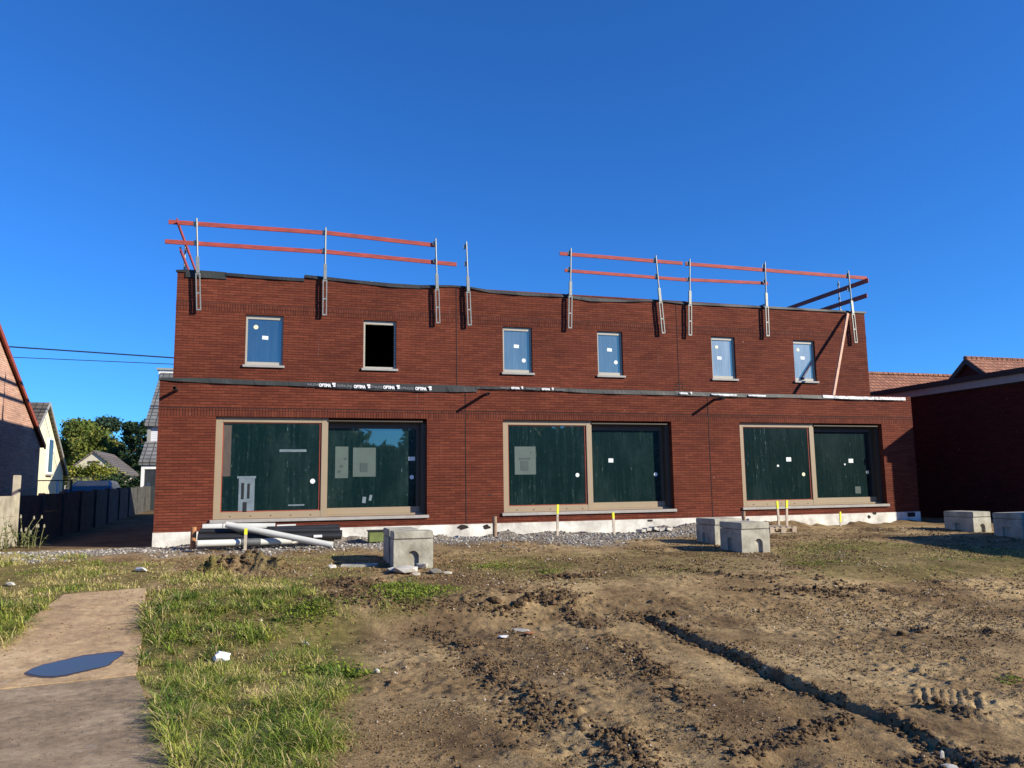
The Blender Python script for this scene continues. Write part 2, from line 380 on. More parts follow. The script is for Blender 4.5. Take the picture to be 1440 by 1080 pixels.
def inpoly(x, y, pts):
    c = np.zeros(x.shape, bool); n = len(pts)
    for i in range(n):
        (x1, y1), (x2, y2) = pts[i], pts[(i+1) % n]
        if y1 == y2: continue
        c ^= ((y1 > y) != (y2 > y)) & (x < (x2-x1)*(y-y1)/(y2-y1)+x1)
    return c
def poly_sd(x, y, pts):
    D, _ = line_d(x, y, pts+[pts[0]])
    return np.where(inpoly(x, y, pts), -D, D)

GRASS = {
 'strip': (poly_px([(205,826),(225,800),(330,806),(440,815),(480,850),(500,905),(506,960),(488,1010),(492,1079),(500,1300),(290,1300),(240,1079),(222,1030),(200,960),(178,910),(200,860)]), 1.0, 0.125),
 'far': (poly_px([(-120,771),(30,769),(70,776),(150,793),(262,793),(215,828),(95,836),(60,862),(25,905),(-60,950),(-160,1000),(-300,1000)]), 0.9, 0.11),
 'bank': (poly_px([(505,820),(600,808),(645,830),(625,852),(540,856)]), 0.9, 0.09),
 'tuft_a': (poly_px([(410,842),(470,835),(495,868),(440,882)]), 0.8, 0.12),
 'mid': (poly_px([(650,792),(750,778),(810,796),(750,816),(680,812)]), 0.7, 0.06),
 'right': (poly_px([(1085,772),(1150,757),(1300,765),(1500,778),(1500,806),(1250,815),(1120,808)]), 0.6, 0.05),
 'thin': (poly_px([(215,790),(480,776),(560,800),(470,830),(330,806)]), 0.4, 0.06),
 'thin2': (poly_px([(610,780),(1050,772),(1080,806),(800,816),(620,800)]), 0.26, 0.04),
}
RUT = poly_px([(893,860),(912,869),(960,893),(1040,925),(1110,962),(1190,995),(1260,1018),(1320,1052),(1400,1100)])
CLODS = [(poly_px(p), wd) for p, wd in (
 ([(585,868),(650,905),(690,950),(735,985),(800,1005),(850,1040),(900,1090)], 0.16),
 ([(700,860),(790,855),(850,885),(890,915),(950,975),(1010,1030),(1060,1080)], 0.14),
 ([(500,820),(560,862),(650,852),(740,850),(800,838),(760,800)], 0.20),
 ([(1000,835),(1100,832),(1180,838),(1245,832)], 0.15),
 ([(1060,1060),(1180,1010),(1290,1000),(1370,1010)], 0.10),
 ([(1040,975),(1080,968),(1120,975)], 0.10),
 ([(930,800),(1040,812),(1160,815)], 0.16),
 ([(1290,885),(1330,900),(1400,890)], 0.12),
 ([(740,960),(760,1040),(790,1050)], 0.14),
 ([(860,1020),(900,1060),(930,1100)], 0.08),
 ([(285,808),(330,798),(390,802)], 0.30),
 ([(400,835),(490,815),(505,850)], 0.22),
 ([(1260,1075),(1320,1068),(1440,1080)], 0.15))]
MOUND = poly_px([(300,806),(335,800),(385,801)])
TRACKS = [poly_px(p) for p in ([(620,900),(700,985),(840,1090)], [(760,880),(860,960),(980,1080)], [(980,900),(1120,990),(1260,1080)], [(1245,822),(1340,808),(1460,800)],
                               [(1200,856),(1330,850),(1460,838)], [(1240,833),(1380,826),(1460,822)])]
TREAD = [(gp0(px, 974+.06*(px-1300)), gp0(px+4, 1001+.06*(px-1300))) for px in range(1298, 1376, 12)]
PLATE_R = [gp0(*p) for p in ((203,829),(190,953),(262,1130))]
def plate_poly():
    return poly_px([(95,836),(205,829),(188,953),(255,1110),(-320,1110),(-220,1000),(0,925),(55,863)])
PLATE = plate_poly()
U1 = [gp0(*a) for a in ((90, 838), (205, 829), (199, 900), (192, 951), (-30, 974), (-330, 1003), (-150, 930), (20, 880))]
U2 = [gp0(*a) for a in ((192.4, 951.9), (206, 990), (270, 1140), (-420, 1140), (-333, 1004.2), (-30, 974.9))]
def plane_of(pts):
    P = np.array(pts); c = P.mean(0); co = np.linalg.lstsq(np.c_[P-c, np.ones(len(P))], base_g(P[:, 0], P[:, 1]), rcond=None)[0]
    return lambda x, y: co[0]*(x-c[0]) + co[1]*(y-c[1]) + co[2]
_pa = plane_of(U1)
def plane_b():
    P = np.array(U2); c = P.mean(0); z = base_g(P[:, 0], P[:, 1]); wt = np.ones(len(P))
    for i in (0, 4, 5): z[i] = _pa(*U2[i]); wt[i] = 3
    co = np.linalg.lstsq(np.c_[P-c, np.ones(len(P))]*wt[:, None], z*wt, rcond=None)[0]
    return lambda x, y: co[0]*(x-c[0]) + co[1]*(y-c[1]) + co[2]
PLANES = [(U1, _pa), (U2, plane_b())]

def masks(x, y):
    G = np.zeros_like(x); H = np.zeros_like(x)
    wob = 0.35*fbm(x, y, 1.3, 4, 11)
    for k, (pp, dens, hh) in GRASS.items():
        sd = poly_sd(x, y, pp) + wob*(1.0 if k in ('strip', 'far') else 1.6)
        mk = (1-sstep(-0.25, 0.15, sd))*dens
        H = np.where(mk > G, hh, H); G = np.maximum(G, mk)
    V = 0.8*sstep(15.5, 16.9, y + 1.8*fbm(x, y, .6, 4, 5))*(1-sstep(18.0, 18.4, y))*(1-sstep(10.0, 12.5, x+fbm(x, y, .8, 3, 9)))*sstep(-6.2, -4.5, x)
    return G, H, V
def clod_field(x, y):
    C = np.zeros_like(x)
    for pts, wd in CLODS:
        D, _ = line_d(x, y, pts); C = np.maximum(C, np.exp(-(D/(wd*.85))**2))
    return C*sstep(-.22, .12, fbm(x, y, 2.6, 3, 61)+.35*fbm(x, y, 9, 2, 62)+.06)
def height(x, y, detail=True):
    z = base_g(x, y)
    near = (x > -14) & (x < 26) & (y > 1.5) & (y < 22)
    r = np.zeros_like(x)
    xn, yn = x[near], y[near]
    if len(xn):
        G, H, V = masks(xn, yn); C = clod_field(xn, yn)
        pl = 1-sstep(-0.05, 0.25, poly_sd(xn, yn, PLATE))
        mud = (1-G)*(1-V)*(1-pl)
        h = 0.03*fbm(xn, yn, 0.45, 3, 1)*(1-pl)
        rough = sstep(-0.12, 0.25, fbm(xn, yn, 0.7, 3, 21))
        h += mud*(0.010*fbm(xn, yn, 1.8, 3, 2) + (0.003+0.017*rough)*fbm(xn, yn, 9.0, 4, 3, 0.65))
        h += mud*(0.2+rough)*0.05*np.maximum(fbm(xn, yn, 11.0, 3, 33)-0.25, 0)
        lum = np.maximum(fbm(xn, yn, 10.0, 4, 4, 0.65)+0.12, 0)
        h += C*(1-pl)*(1-0.5*G)*(0.004 + 0.06*lum)
        D, S = line_d(xn, yn, RUT)
        Dw = D + 0.05*fbm(xn, yn, 4, 4, 8)
        left = S > 0
        edge = np.where(left, -0.040*np.exp(-(D/0.9)**2)*sstep(0, 0.07, Dw), 0.016*np.exp(-(D/0.35)**2))
        (rx0, ry0), (rx1, ry1) = RUT[0], RUT[1]; rl_ = math.hypot(rx1-rx0, ry1-ry0); al = ((xn-rx0)*(rx1-rx0)+(yn-ry0)*(ry1-ry0))/rl_
        fade = sstep(0.0, 0.9, al); edge = edge*fade*.8; fade = sstep(0.0, .35, al)
        h += edge - fade*0.085*(1-.55*sstep(2.2, 5.5, al))*np.exp(-(Dw/(0.05-.022*sstep(1.5, 5, al)))**2)*(1+2.2*lum) + fade*np.where(left, 0, 1)*np.exp(-((D-.07)/0.07)**2)*0.045*lum
        for tr in TRACKS:
            D, S = line_d(xn, yn, tr); D2 = D + 0.04*fbm(xn, yn, 3, 3, 14)
            h += (-0.014*np.exp(-(D2/0.16)**2) + 0.008*np.exp(-((D2-0.26)/0.09)**2))*mud
            h += 0.010*np.exp(-(D2/0.16)**2)*np.sin((xn*0.8+yn*1.1)*55)*mud
        bank = np.exp(-((yn-17.95)/.42)**2)*sstep(-2.6, -1.8, xn)*(1-sstep(16.6, 17.4, xn))
        h += bank*np.clip(.05+.34*fbm(xn, yn*.3, .9, 4, 81), 0, .17)
        for a_, b_ in TREAD:
            D, _ = seg_d(xn, yn, a_, b_); h += -0.026*np.exp(-(D/0.022)**2) + .012*np.exp(-((D-.045)/0.02)**2)
        D, _ = line_d(xn, yn, MOUND)
        h += (0.15*np.exp(-(D/0.22)**2))*np.maximum(1+2.4*fbm(xn, yn, 5.5, 4, 6), .1)
        h += V*0.02*fbm(xn, yn, 9, 3, 7)
        h += G*0.03*fbm(xn, yn, 3, 3, 15)
        # sunken square of the two bottom puddles
        for (cx, cyy, rx, ry) in PUDS:
            q = ((xn-cx)/rx)**2 + ((yn-cyy)/ry)**2
            h = np.where(q < 6, h - (h+0.035+0.05*np.exp(-q*1.2)*(q < 2))*np.exp(-q*0.9)*0.9, h)
        r[near] = h
        zz = z[near] + h
        for pp_, pl_ in PLANES:
            wgt = 1-sstep(0.02, 0.35, poly_sd(xn, yn, pp_)); zz = zz*(1-wgt) + wgt*(pl_(xn, yn)-.015)
        r[near] = zz - z[near]
    far = ~near
    r[far] = 0.1*fbm(x[far], y[far], 0.2, 3, 1)*0.5
    return z + r
_p1 = gp0(1085, 1071); _p2 = gp0(1292, 1076)
PUDS = [(_p1[0], _p1[1], 0.22, 0.10), (_p2[0], _p2[1], 0.09, 0.08)]
def gz(x, y): return float(height(np.array([float(x)]), np.array([float(y)]))[0])
def gp(px, py):
    """where the view ray of a pixel of the photograph meets the ground"""
    x, y = gp0(px, py); return Vector((x, y, gz(x, y)))

def axis(parts):
    out = []
    for a, b, n in parts: out.append(np.linspace(a, b, n, endpoint=False))
    return np.concatenate(out)
XS = np.concatenate([axis([(-400, -60, 8), (-60, -14, 20), (-14, -7, 60), (-7, -2.6, 120), (-2.6, 7.0, 520), (7.0, 14, 260), (14, 24, 160), (24, 70, 20), (70, 400, 8)]), [400]])
YS = np.concatenate([axis([(-200, -20, 8), (-20, 2.2, 26)]), 2.2*np.exp(np.arange(0, math.log(20/2.2), 0.0036)), axis([(20, 60, 60), (60, 700, 16)]), [700]])
GX, GY = np.meshgrid(XS, YS)
gx, gy = GX.ravel(), GY.ravel()
gzz = height(gx, gy)
nx, ny = len(XS), len(YS)
idx = np.arange(nx*ny).reshape(ny, nx)
quads = np.stack([idx[:-1, :-1].ravel(), idx[:-1, 1:].ravel(), idx[1:, 1:].ravel(), idx[1:, :-1].ravel()], 1)
Gm, Hm, Vm = masks(gx, gy); Cm = clod_field(gx, gy)
Gm = np.where((gy > 19.5) | (gx < -14), 0.8, Gm)
DAMP = poly_px([(610, 850), (720, 900), (850, 990), (960, 1079)]); dd, _ = line_d(gx, gy, DAMP)
Cm = np.maximum(Cm, .62*np.exp(-(dd/.95)**2)*np.clip(.75+1.5*fbm(gx, gy, .9, 4, 66), 0, 1)); dd, _ = line_d(gx, gy, MOUND); Cm = np.maximum(Cm, 1.2*np.exp(-(dd/.35)**2))
pas = (gy > 18.6) & (gx > -5.6) & (gx < -2.3); Gm = np.where(pas, 0, Gm); Cm = np.where(pas, 1.0, Cm)  # passage soil set dark: the shade beside the building painted in
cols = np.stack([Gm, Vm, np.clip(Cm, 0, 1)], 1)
m, t, b = nmat('bare_earth'); L = t.links
a = t.nodes.new('ShaderNodeAttribute'); a.attribute_name = 'col'; sp = t.nodes.new('ShaderNodeSeparateColor'); L.new(a.outputs['Color'], sp.inputs[0])
P = pos(t)
n1 = noise(t, P, 0.7, 5, 0.6); n2 = noise(t, P, 9, 5, 0.7); n3 = noise(t, P, 60, 4, 0.7); n4 = noise(t, P, 2.3, 5, 0.65)
mud = ramp(t, n1, [(0.36, (0.215, 0.142, 0.07)), (0.5, (0.305, 0.21, 0.104)), (0.64, (0.42, 0.3, 0.152))])
mud = mixc(t, ramp(t, n4, [(0.52, 0.0), (0.7, 0.6)]), mud, (0.185, 0.118, 0.056))
mud = mixc(t, ramp(t, noise(t, pos(t, (1.0, .55, 1)), 1.1, 7, .68), [(0.5, 0.0), (0.62, 0.8)]), mud, (0.115, 0.072, 0.038))
mud = mixc(t, 1.0, mud, ramp(t, n2, [(0.3, 0.62), (0.7, 1.3)]), 'MULTIPLY')
mud = mixc(t, 1.0, mud, ramp(t, n3, [(0.3, 0.66), (0.7, 1.25)]), 'MULTIPLY')
cl = N(t, 'ShaderNodeMath', operation='MULTIPLY'); L.new(sp.outputs[2], cl.inputs[0]); cl.inputs[1].default_value = 0.62
mud = mixc(t, cl.outputs[0], mud, (0.075, 0.05, 0.033))
gs = ramp(t, n2, [(0.3, (0.075, 0.065, 0.02)), (0.55, (0.15, 0.125, 0.04)), (0.75, (0.28, 0.22, 0.085))])
g1 = N(t, 'ShaderNodeMath', operation='MULTIPLY'); L.new(sp.outputs[0], g1.inputs[0]); g1.inputs[1].default_value = 0.85
col = mixc(t, g1.outputs[0], mud, gs)
vor = N(t, 'ShaderNodeTexVoronoi', Scale=26.0); L.new(P, vor.inputs['Vector'])
gv = mixc(t, 1.0, ramp(t, n3, [(0.3, (0.16, 0.135, 0.11)), (0.7, (0.4, 0.36, 0.3))]), ramp(t, vor.outputs['Color'], [(0.1, 0.6), (0.9, 1.2)]), 'MULTIPLY')
col = mixc(t, sp.outputs[1], col, gv)
L.new(col, b.inputs['Base Color']); b.inputs['Roughness'].default_value = 0.95; b.inputs['Specular IOR Level'].default_value = 0.08
hh = N(t, 'ShaderNodeMath', operation='MULTIPLY_ADD'); L.new(noise(t, P, 30, 3, .6), hh.inputs[0]); hh.inputs[1].default_value = 0.8; L.new(n2, hh.inputs[2])
bump(t, b, hh.outputs[0], 0.7, 0.016)
M['ground'] = m
ground = np_mesh('ground', np.stack([gx, gy, gzz], 1), quads, m, cols, 'structure', True)

# loose stones and clods
def ico():
    p = (1+5**.5)/2
    v = np.array([(-1,p,0),(1,p,0),(-1,-p,0),(1,-p,0),(0,-1,p),(0,1,p),(0,-1,-p),(0,1,-p),(p,0,-1),(p,0,1),(-p,0,-1),(-p,0,1)])/math.hypot(1, p)
    f = np.array([(0,11,5),(0,5,1),(0,1,7),(0,7,10),(0,10,11),(1,5,9),(5,11,4),(11,10,2),(10,7,6),(7,1,8),(3,9,4),(3,4,2),(3,2,6),(3,6,8),(3,8,9),(4,9,5),(2,4,11),(6,2,10),(8,6,7),(9,8,1)])
    return v, f
IV, IF = ico()
def scatter(name, xs, ys, sizes, colour, mat, flat=0.7, sink=0.25, label=None, cat=None):
    n = len(xs); z = height(xs, ys)
    jit = 1 + 0.55*(rng.random((n, 12))-0.5)
    V = IV[None]*jit[..., None]*sizes[:, None, None]*(0.7+0.6*rng.random((n, 1, 3)))
    an = rng.random(n)*6.283; c, s = np.cos(an)[:, None], np.sin(an)[:, None]
    X = V[..., 0]*c - V[..., 1]*s; Y = V[..., 0]*s + V[..., 1]*c; Z = V[..., 2]*flat
    W = np.stack([X+xs[:, None], Y+ys[:, None], Z+(z+sizes*flat*(1-2*sink)*0.6)[:, None]], 2).reshape(-1, 3)
    Fc = (IF[None]+12*np.arange(n)[:, None, None]).reshape(-1, 3)
    o = np_mesh(name, W, Fc, mat, np.repeat(colour, 12, 0), 'stuff')
    return tag(o, label, cat)
PUDP = poly_px([(38,946),(70,933),(118,923),(171,919),(150,936),(105,946),(60,950)])
OV = np.array([(1, 0, 0), (-1, 0, 0), (0, 1, 0), (0, -1, 0), (0, 0, 1), (0, 0, -1)], float)
OF = np.array([(0, 2, 4), (2, 1, 4), (1, 3, 4), (3, 0, 4), (2, 0, 5), (1, 2, 5), (3, 1, 5), (0, 3, 5)])
def grit(n):
    y = 3.2+13.5*rng.random(n)**1.15; x = rng.uniform(-1.6, 16, n)*np.clip(y/12, .45, 1); x = np.where(rng.random(n) < .12, rng.uniform(-2.6, 0, n), x)
    gate = fbm(x, y, 1.2, 4, 71)+.5*fbm(x, y, 6, 3, 72); G, _, V = masks(x, y)
    k = (rng.random(n) < np.clip(.15+2.2*gate, .03, 1)) & (V < .4) & (rng.random(n) > G*.7); x, y = x[k], y[k]; n = len(x)
    onp = poly_sd(x, y, PLATE) < 0.03; pu = poly_sd(x, y, PUDP) < .12; k = ~pu & (poly_sd(x, y, PLATE) > .03) |  ~pu & onp & (rng.random(n) < .35); x, y = x[k], y[k]; n = len(x); onp = onp[k]; k = ~onp | True; x, y = x[k], y[k]; n = len(x)
    s_ = np.where(poly_sd(x, y, PLATE) < 0.03, .5, 1)*(.0018+.0095*rng.random(n)**3.2)*np.clip(y/5.5, .8, 2.2); z = height(x, y)+s_*.25
    V = OV[None]*(.55+.9*rng.random((n, 6, 1)))*s_[:, None, None]; an = rng.random(n)*6.283; c, q = np.cos(an)[:, None], np.sin(an)[:, None]
    W = np.stack([V[..., 0]*c-V[..., 1]*q+x[:, None], V[..., 0]*q+V[..., 1]*c+y[:, None], V[..., 2]*.8+z[:, None]+np.where(poly_sd(x, y, PLATE) < 0, .026, 0)[:, None]], 2).reshape(-1, 3)
    col = (.45+1.0*rng.random((n, 1)))*np.array([[.18, .118, .058]])
    pale = rng.random(n) < .03; col[pale] = (.5, .43, .34)
    tag(np_mesh('soil_crumbs', W, (OF[None]+6*np.arange(n)[:, None, None]).reshape(-1, 3), M['clod'], np.repeat(col, 6, 0), 'stuff'), 'fine crumbs of soil and grit over the bare earth', 'soil')
grit(300000)
# gravel along the wall
N1 = 26000
x = rng.uniform(-5.5, 12.5, N1); y = rng.uniform(14.2, 17.95, N1); _, _, V = masks(x, y)
k = rng.random(N1) < V*0.55; x, y = x[k], y[k]
s = 0.012+0.022*rng.random(len(x))**2; g = (0.12+0.4*rng.random((len(x), 1))**1.5)*np.array([[1, .93, .82]])
scatter('gravel', x, y, s, g, M['clod'], label='pale crushed stone gravel along the foot of the brick wall', cat='gravel')
BIG = [(*gp0(px, py), sd, n, big) for px, py, sd, n, big in ((310, 805, .22, 160, .03), (345, 800, .25, 220, .045), (385, 801, .2, 140, .035), (505, 822, .22, 170, .05), (470, 838, .3, 160, .04), (800, 812, .25, 160, .06), (745, 850, .3, 200, .05), (765, 1045, .12, 120, .04), (1150, 832, .4, 160, .04), (910, 868, .2, 120, .05), (1305, 893, .2, 60, .05))]
# mud clods in the churned lines and loose everywhere on the bare earth
xs, ys, ss = [], [], []
for pts, wd in CLODS + [(RUT, 0.07), (RUT[:4], .13)]:
    for a, b2 in zip(pts[:-1], pts[1:]):
        Ls = math.hypot(b2[0]-a[0], b2[1]-a[1]); n = int(Ls*620*max(wd, .1)/0.15)
        tt = rng.random(n); xs.append(a[0]+(b2[0]-a[0])*tt + rng.normal(0, wd*.75, n)); ys.append(a[1]+(b2[1]-a[1])*tt + rng.normal(0, wd*.75, n))
        ss.append(0.0035+0.021*rng.random(n)**4.0)
n = 70000; xx = rng.uniform(-0.3, 15, n); yy = 3.0+14*rng.random(n)**1.3
kk = (rng.random(n) < 0.05+1.3*np.maximum(fbm(xx, yy, .8, 4, 44)-.05, 0)) & (masks(xx, yy)[2] < .3); xs.append(xx[kk]); ys.append(yy[kk]); ss.append((0.003+0.017*rng.random(n)**4.5)[kk])
x, y, s = np.concatenate(xs), np.concatenate(ys), np.concatenate(ss)
for (cx, cyy, sd, n, big) in BIG:
    x = np.concatenate([x, cx+rng.normal(0, sd, n)]); y = np.concatenate([y, cyy+rng.normal(0, sd*.6, n)]); s = np.concatenate([s, .008+big*rng.random(n)**2.2])
gate = fbm(x, y, 2.6, 3, 61)+.35*fbm(x, y, 9, 2, 62) > -0.10+.35*(rng.random(len(x))-.5); x, y, s = x[gate], y[gate], s[gate]
pk = poly_sd(x, y, PLATE) > 0.05; x, y, s = x[pk], y[pk], s[pk]
g = (0.5+0.8*rng.random((len(x), 1)))*np.array([[0.125, 0.08, 0.042]])
pale = (rng.random(len(x)) < 0.012) & (s < .013); g[pale] = (0.45, 0.4, 0.33)
scatter('mud_clods', x, y, s, g, M['clod'], 0.75, 0.25, 'dark crumbly mud clods strewn along the wheel tracks', 'mud')

# grass
def blades(name, n, xr, yr, label, hscale=1.0, wmul=1.0, dens=1.0, only=None, keep=None):
    x = rng.uniform(*xr, n); y = rng.uniform(*yr, n); G, H, V = masks(x, y)
    pat = 0.42 + 1.3*fbm(x, y, 1.7, 3, 31)+0.9*fbm(x, y, 6, 2, 32); pat = pat*np.where((x > -2.6) & (y > 7.2), .8, 1.0)
    if only is not None: G = G*only(x, y)
    off = poly_sd(x, y, PLATE) > 0.0
    k = (rng.random(n) < G*np.clip(pat*1.15, 0.05, 1.0)*dens) & off
    x, y, H, pat = x[k], y[k], H[k], pat[k]; n = len(x); z = height(x, y)-0.005
    length = H*hscale*.72*(0.25+1.05*rng.random(n)**1.7)*(0.55+0.8*np.clip(pat, 0, 1.2))
    lit = rng.random(n) < 0.42                                     # dead blades lying flat
    an = rng.random(n)*6.283 + 0.0; tilt = np.where(lit, 1.25+.25*rng.random(n), 0.35+1.05*rng.random(n)**.95); dx, dy = np.cos(an), np.sin(an)
    hgt = length*np.cos(tilt)+.008; ln = length*np.sin(tilt); curl = rng.random(n)*.5
    wd = (0.0011+0.0012*rng.random(n))*wmul*np.maximum(1, (y/5)**.7)
    tw = an+1.57+rng.normal(0, .5, n); S = np.stack([np.cos(tw)*wd, np.sin(tw)*wd, 0*wd], 1)
    B = np.stack([x, y, z], 1); Dv = np.stack([dx*ln, dy*ln, 0*dx], 1); up = np.stack([0*x, 0*x, hgt], 1); c3 = curl[:, None]
    m1_ = B + up*.42 + Dv*.30*(1-c3*.5); m2_ = B + up*(.82-.1*c3) + Dv*.66; tip = B + up*(1-.45*c3) + Dv*(1+.25*c3)
    V = np.stack([B-S, B+S, m1_-S*.95, m1_+S*.95, m2_-S*.6, m2_+S*.6, tip], 1).reshape(-1, 3); o5 = 7*np.arange(n)[:, None]
    T = np.concatenate([o5+np.array([[a_]]).reshape(1, 3) for a_ in ((0, 1, 3), (0, 3, 2), (2, 3, 5), (2, 5, 4), (4, 5, 6))], 0)
    hue = fbm(x, y, 1.1, 3, 51)*1.0 + fbm(x, y, 7, 2, 52)*.9 + 0.45 + 1.15*(rng.random(n)-0.5); hue = np.where(lit, hue+.55, hue)
    green = np.array([0.10, 0.16, 0.026]); yel = np.array([0.31, 0.335, 0.055]); dry = np.array([0.6, 0.47, 0.22])
    h1 = np.clip(hue*2, 0, 1)[:, None]; h2 = np.clip(hue*2-1, 0, 1)[:, None]
    c = (green*(1-h1)+yel*h1)*(1-h2)+dry*h2; c = c*(0.7+0.6*rng.random((n, 1)))
    o = np_mesh(name, V, T, M['blade'], np.repeat(c, 7, 0), 'stuff'); return tag(o, label, 'grass')
blades('grass', 800000, (-7.5, 0.6), (2.6, 11.0), 'long green and straw coloured grass beside the concrete plates', 1.0, 1.0)
def tufts(name, n, xr, yr, label):
    x = rng.uniform(*xr, n); y = rng.uniform(*yr, n); G, H, V = masks(x, y); sdp = poly_sd(x, y, PLATE); rim = np.exp(-np.maximum(sdp-.02, 0)/.22)
    cl = fbm(x, y, 1.0, 3, 91)+.6*fbm(x, y, 3.5, 2, 92); rnd = rng.random(n)
    k = (sdp > .015) & (G > .25) & (rnd < np.clip(.10+1.1*cl+.85*rim, .02, 1)*np.clip(G, 0, 1)*np.where((y > 7) & (x > -2.4), .6, 1))
    x, y, rim, cl = x[k], y[k], rim[k], cl[k]; nt = len(x); kind = rng.random(nt) + .25*rim; size = (.55+.75*rng.random(nt))*(1+.35*rim)*(1+.5*np.clip(cl, 0, .6))
    nb = 46; ti = np.repeat(np.arange(nt), nb); n = len(ti); r = rng.random(n)**.7; an = rng.random(n)*6.283
    rad = .045*size[ti]*r; bx, by = x[ti]+rad*np.cos(an), y[ti]+rad*np.sin(an); ok = poly_sd(bx, by, PLATE) > 0.0; ti, r, an, bx, by = ti[ok], r[ok], an[ok], bx[ok], by[ok]; n = len(ti)
    z = height(bx, by)-.005; an = an+rng.normal(0, .45, n); L_ = .155*size[ti]*(.45+.75*rng.random(n)); tilt = .12+.95*r*(.5+.7*rng.random(n)); cv = .35+.75*rng.random(n)
    d = np.stack([np.cos(an), np.sin(an), 0*an], 1); upv = np.array([[0, 0, 1.]]); B = np.stack([bx, by, z], 1)
    def at_(f): th = tilt+cv*f*f; return B + (d*np.sin(th)[:, None] + upv*np.cos(th)[:, None])*(L_*f)[:, None]
    w0 = (.0016+.0016*rng.random(n))*np.maximum(1, (by/5)**.75); S = np.stack([-np.sin(an)*w0, np.cos(an)*w0, 0*w0], 1)
    m1_, m2_, m3_ = at_(.38), at_(.72), at_(1.0)
    V = np.stack([B-S*.8, B+S*.8, m1_-S, m1_+S, m2_-S*.75, m2_+S*.75, m3_], 1).reshape(-1, 3); o7 = 7*np.arange(n)[:, None]
    T = np.concatenate([o7+np.array([t_]) for t_ in ((0, 1, 3), (0, 3, 2), (2, 3, 5), (2, 5, 4), (4, 5, 6))], 0)
    pal = np.array([[.085, .15, .024], [.2, .27, .04], [.36, .37, .075], [.52, .41, .19]]); ki = np.digitize(kind, [.34, .72, .93])[ti]; ki = np.where(rng.random(n) < .16, 3, ki); ki = np.where((kind[ti] > .93) & (rng.random(n) < .5), 2, ki)
    c = pal[ki]*(.65+.6*rng.random((n, 1)))
    tag(np_mesh(name, V, T, M['blade'], np.repeat(c, 7, 0), 'stuff'), label, 'grass')
tufts('grass_tufts', 9500, (-7.5, 0.6), (2.6, 11.0), 'long arching grass tufts hanging over the edge of the plates')
blades('sparse_grass', 620000, (-7.5, 16), (9.5, 17), 'short thin grass growing on the bare earth before the building', 0.8, 1.2, only=lambda x, y: np.where((x < .6) & (y < 11.0), 0.0, 1.0))

# low broad leaved weeds on the bank and among the grass
def weeds(name, spots, label):
    xs, ys, sz = [], [], []
    for px, py, r, n, l in spots:
        cx, cyy = gp0(px, py); xs.append(cx+rng.normal(0, r, n)); ys.append(cyy+rng.normal(0, r*.7, n)); sz.append(l*(.5+.8*rng.random(n)))
    x, y, l = np.concatenate(xs), np.concatenate(ys), np.concatenate(sz)*.72; n = len(x); z = height(x, y)+rng.random(n)**1.5*l*1.3
    an = rng.random(n)*6.283; ti = rng.normal(.35, .4, n); dx, dy, dz = np.cos(an)*np.cos(ti), np.sin(an)*np.cos(ti), np.sin(ti)
    P = np.stack([x, y, z], 1); Dv = np.stack([dx, dy, dz], 1)*l[:, None]; Sd = np.stack([-dy, dx, rng.normal(0, .4, n)], 1)*(l*.3)[:, None]
    V = np.stack([P, P+Dv*.5+Sd, P+Dv, P+Dv*.5-Sd], 1).reshape(-1, 3); F = np.arange(4*n).reshape(n, 4)
    a = rng.random((n, 1)); c = (np.array([[.09, .15, .025]])*(1-a)+np.array([[.27, .32, .04]])*a)*(.7+.5*rng.random((n, 1)))
    tag(np_mesh(name, V, F, M['blade'], np.repeat(c, 4, 0), 'stuff'), label, 'weeds')
weeds('low_weeds', ((575, 838, .30, 1500, .05), (555, 828, .2, 700, .05), (605, 830, .2, 600, .045), (440, 852, .22, 900, .05), (430, 870, .2, 500, .05), (455, 940, .12, 500, .055), (480, 950, .14, 700, .06), (470, 975, .1, 300, .05), (690, 797, .2, 500, .045),
    (725, 800, .25, 300, .04), (770, 805, .12, 250, .04), (370, 890, .12, 250, .045), (250, 900, .12, 200, .045), (330, 880, .2, 300, .045), (1160, 775, .5, 500, .04), (1130, 795, .3, 300, .04), (1230, 770, .5, 300, .04), (1420, 960, .08, 120, .04)), 'low bright green weeds on the earth bank and among the grass')

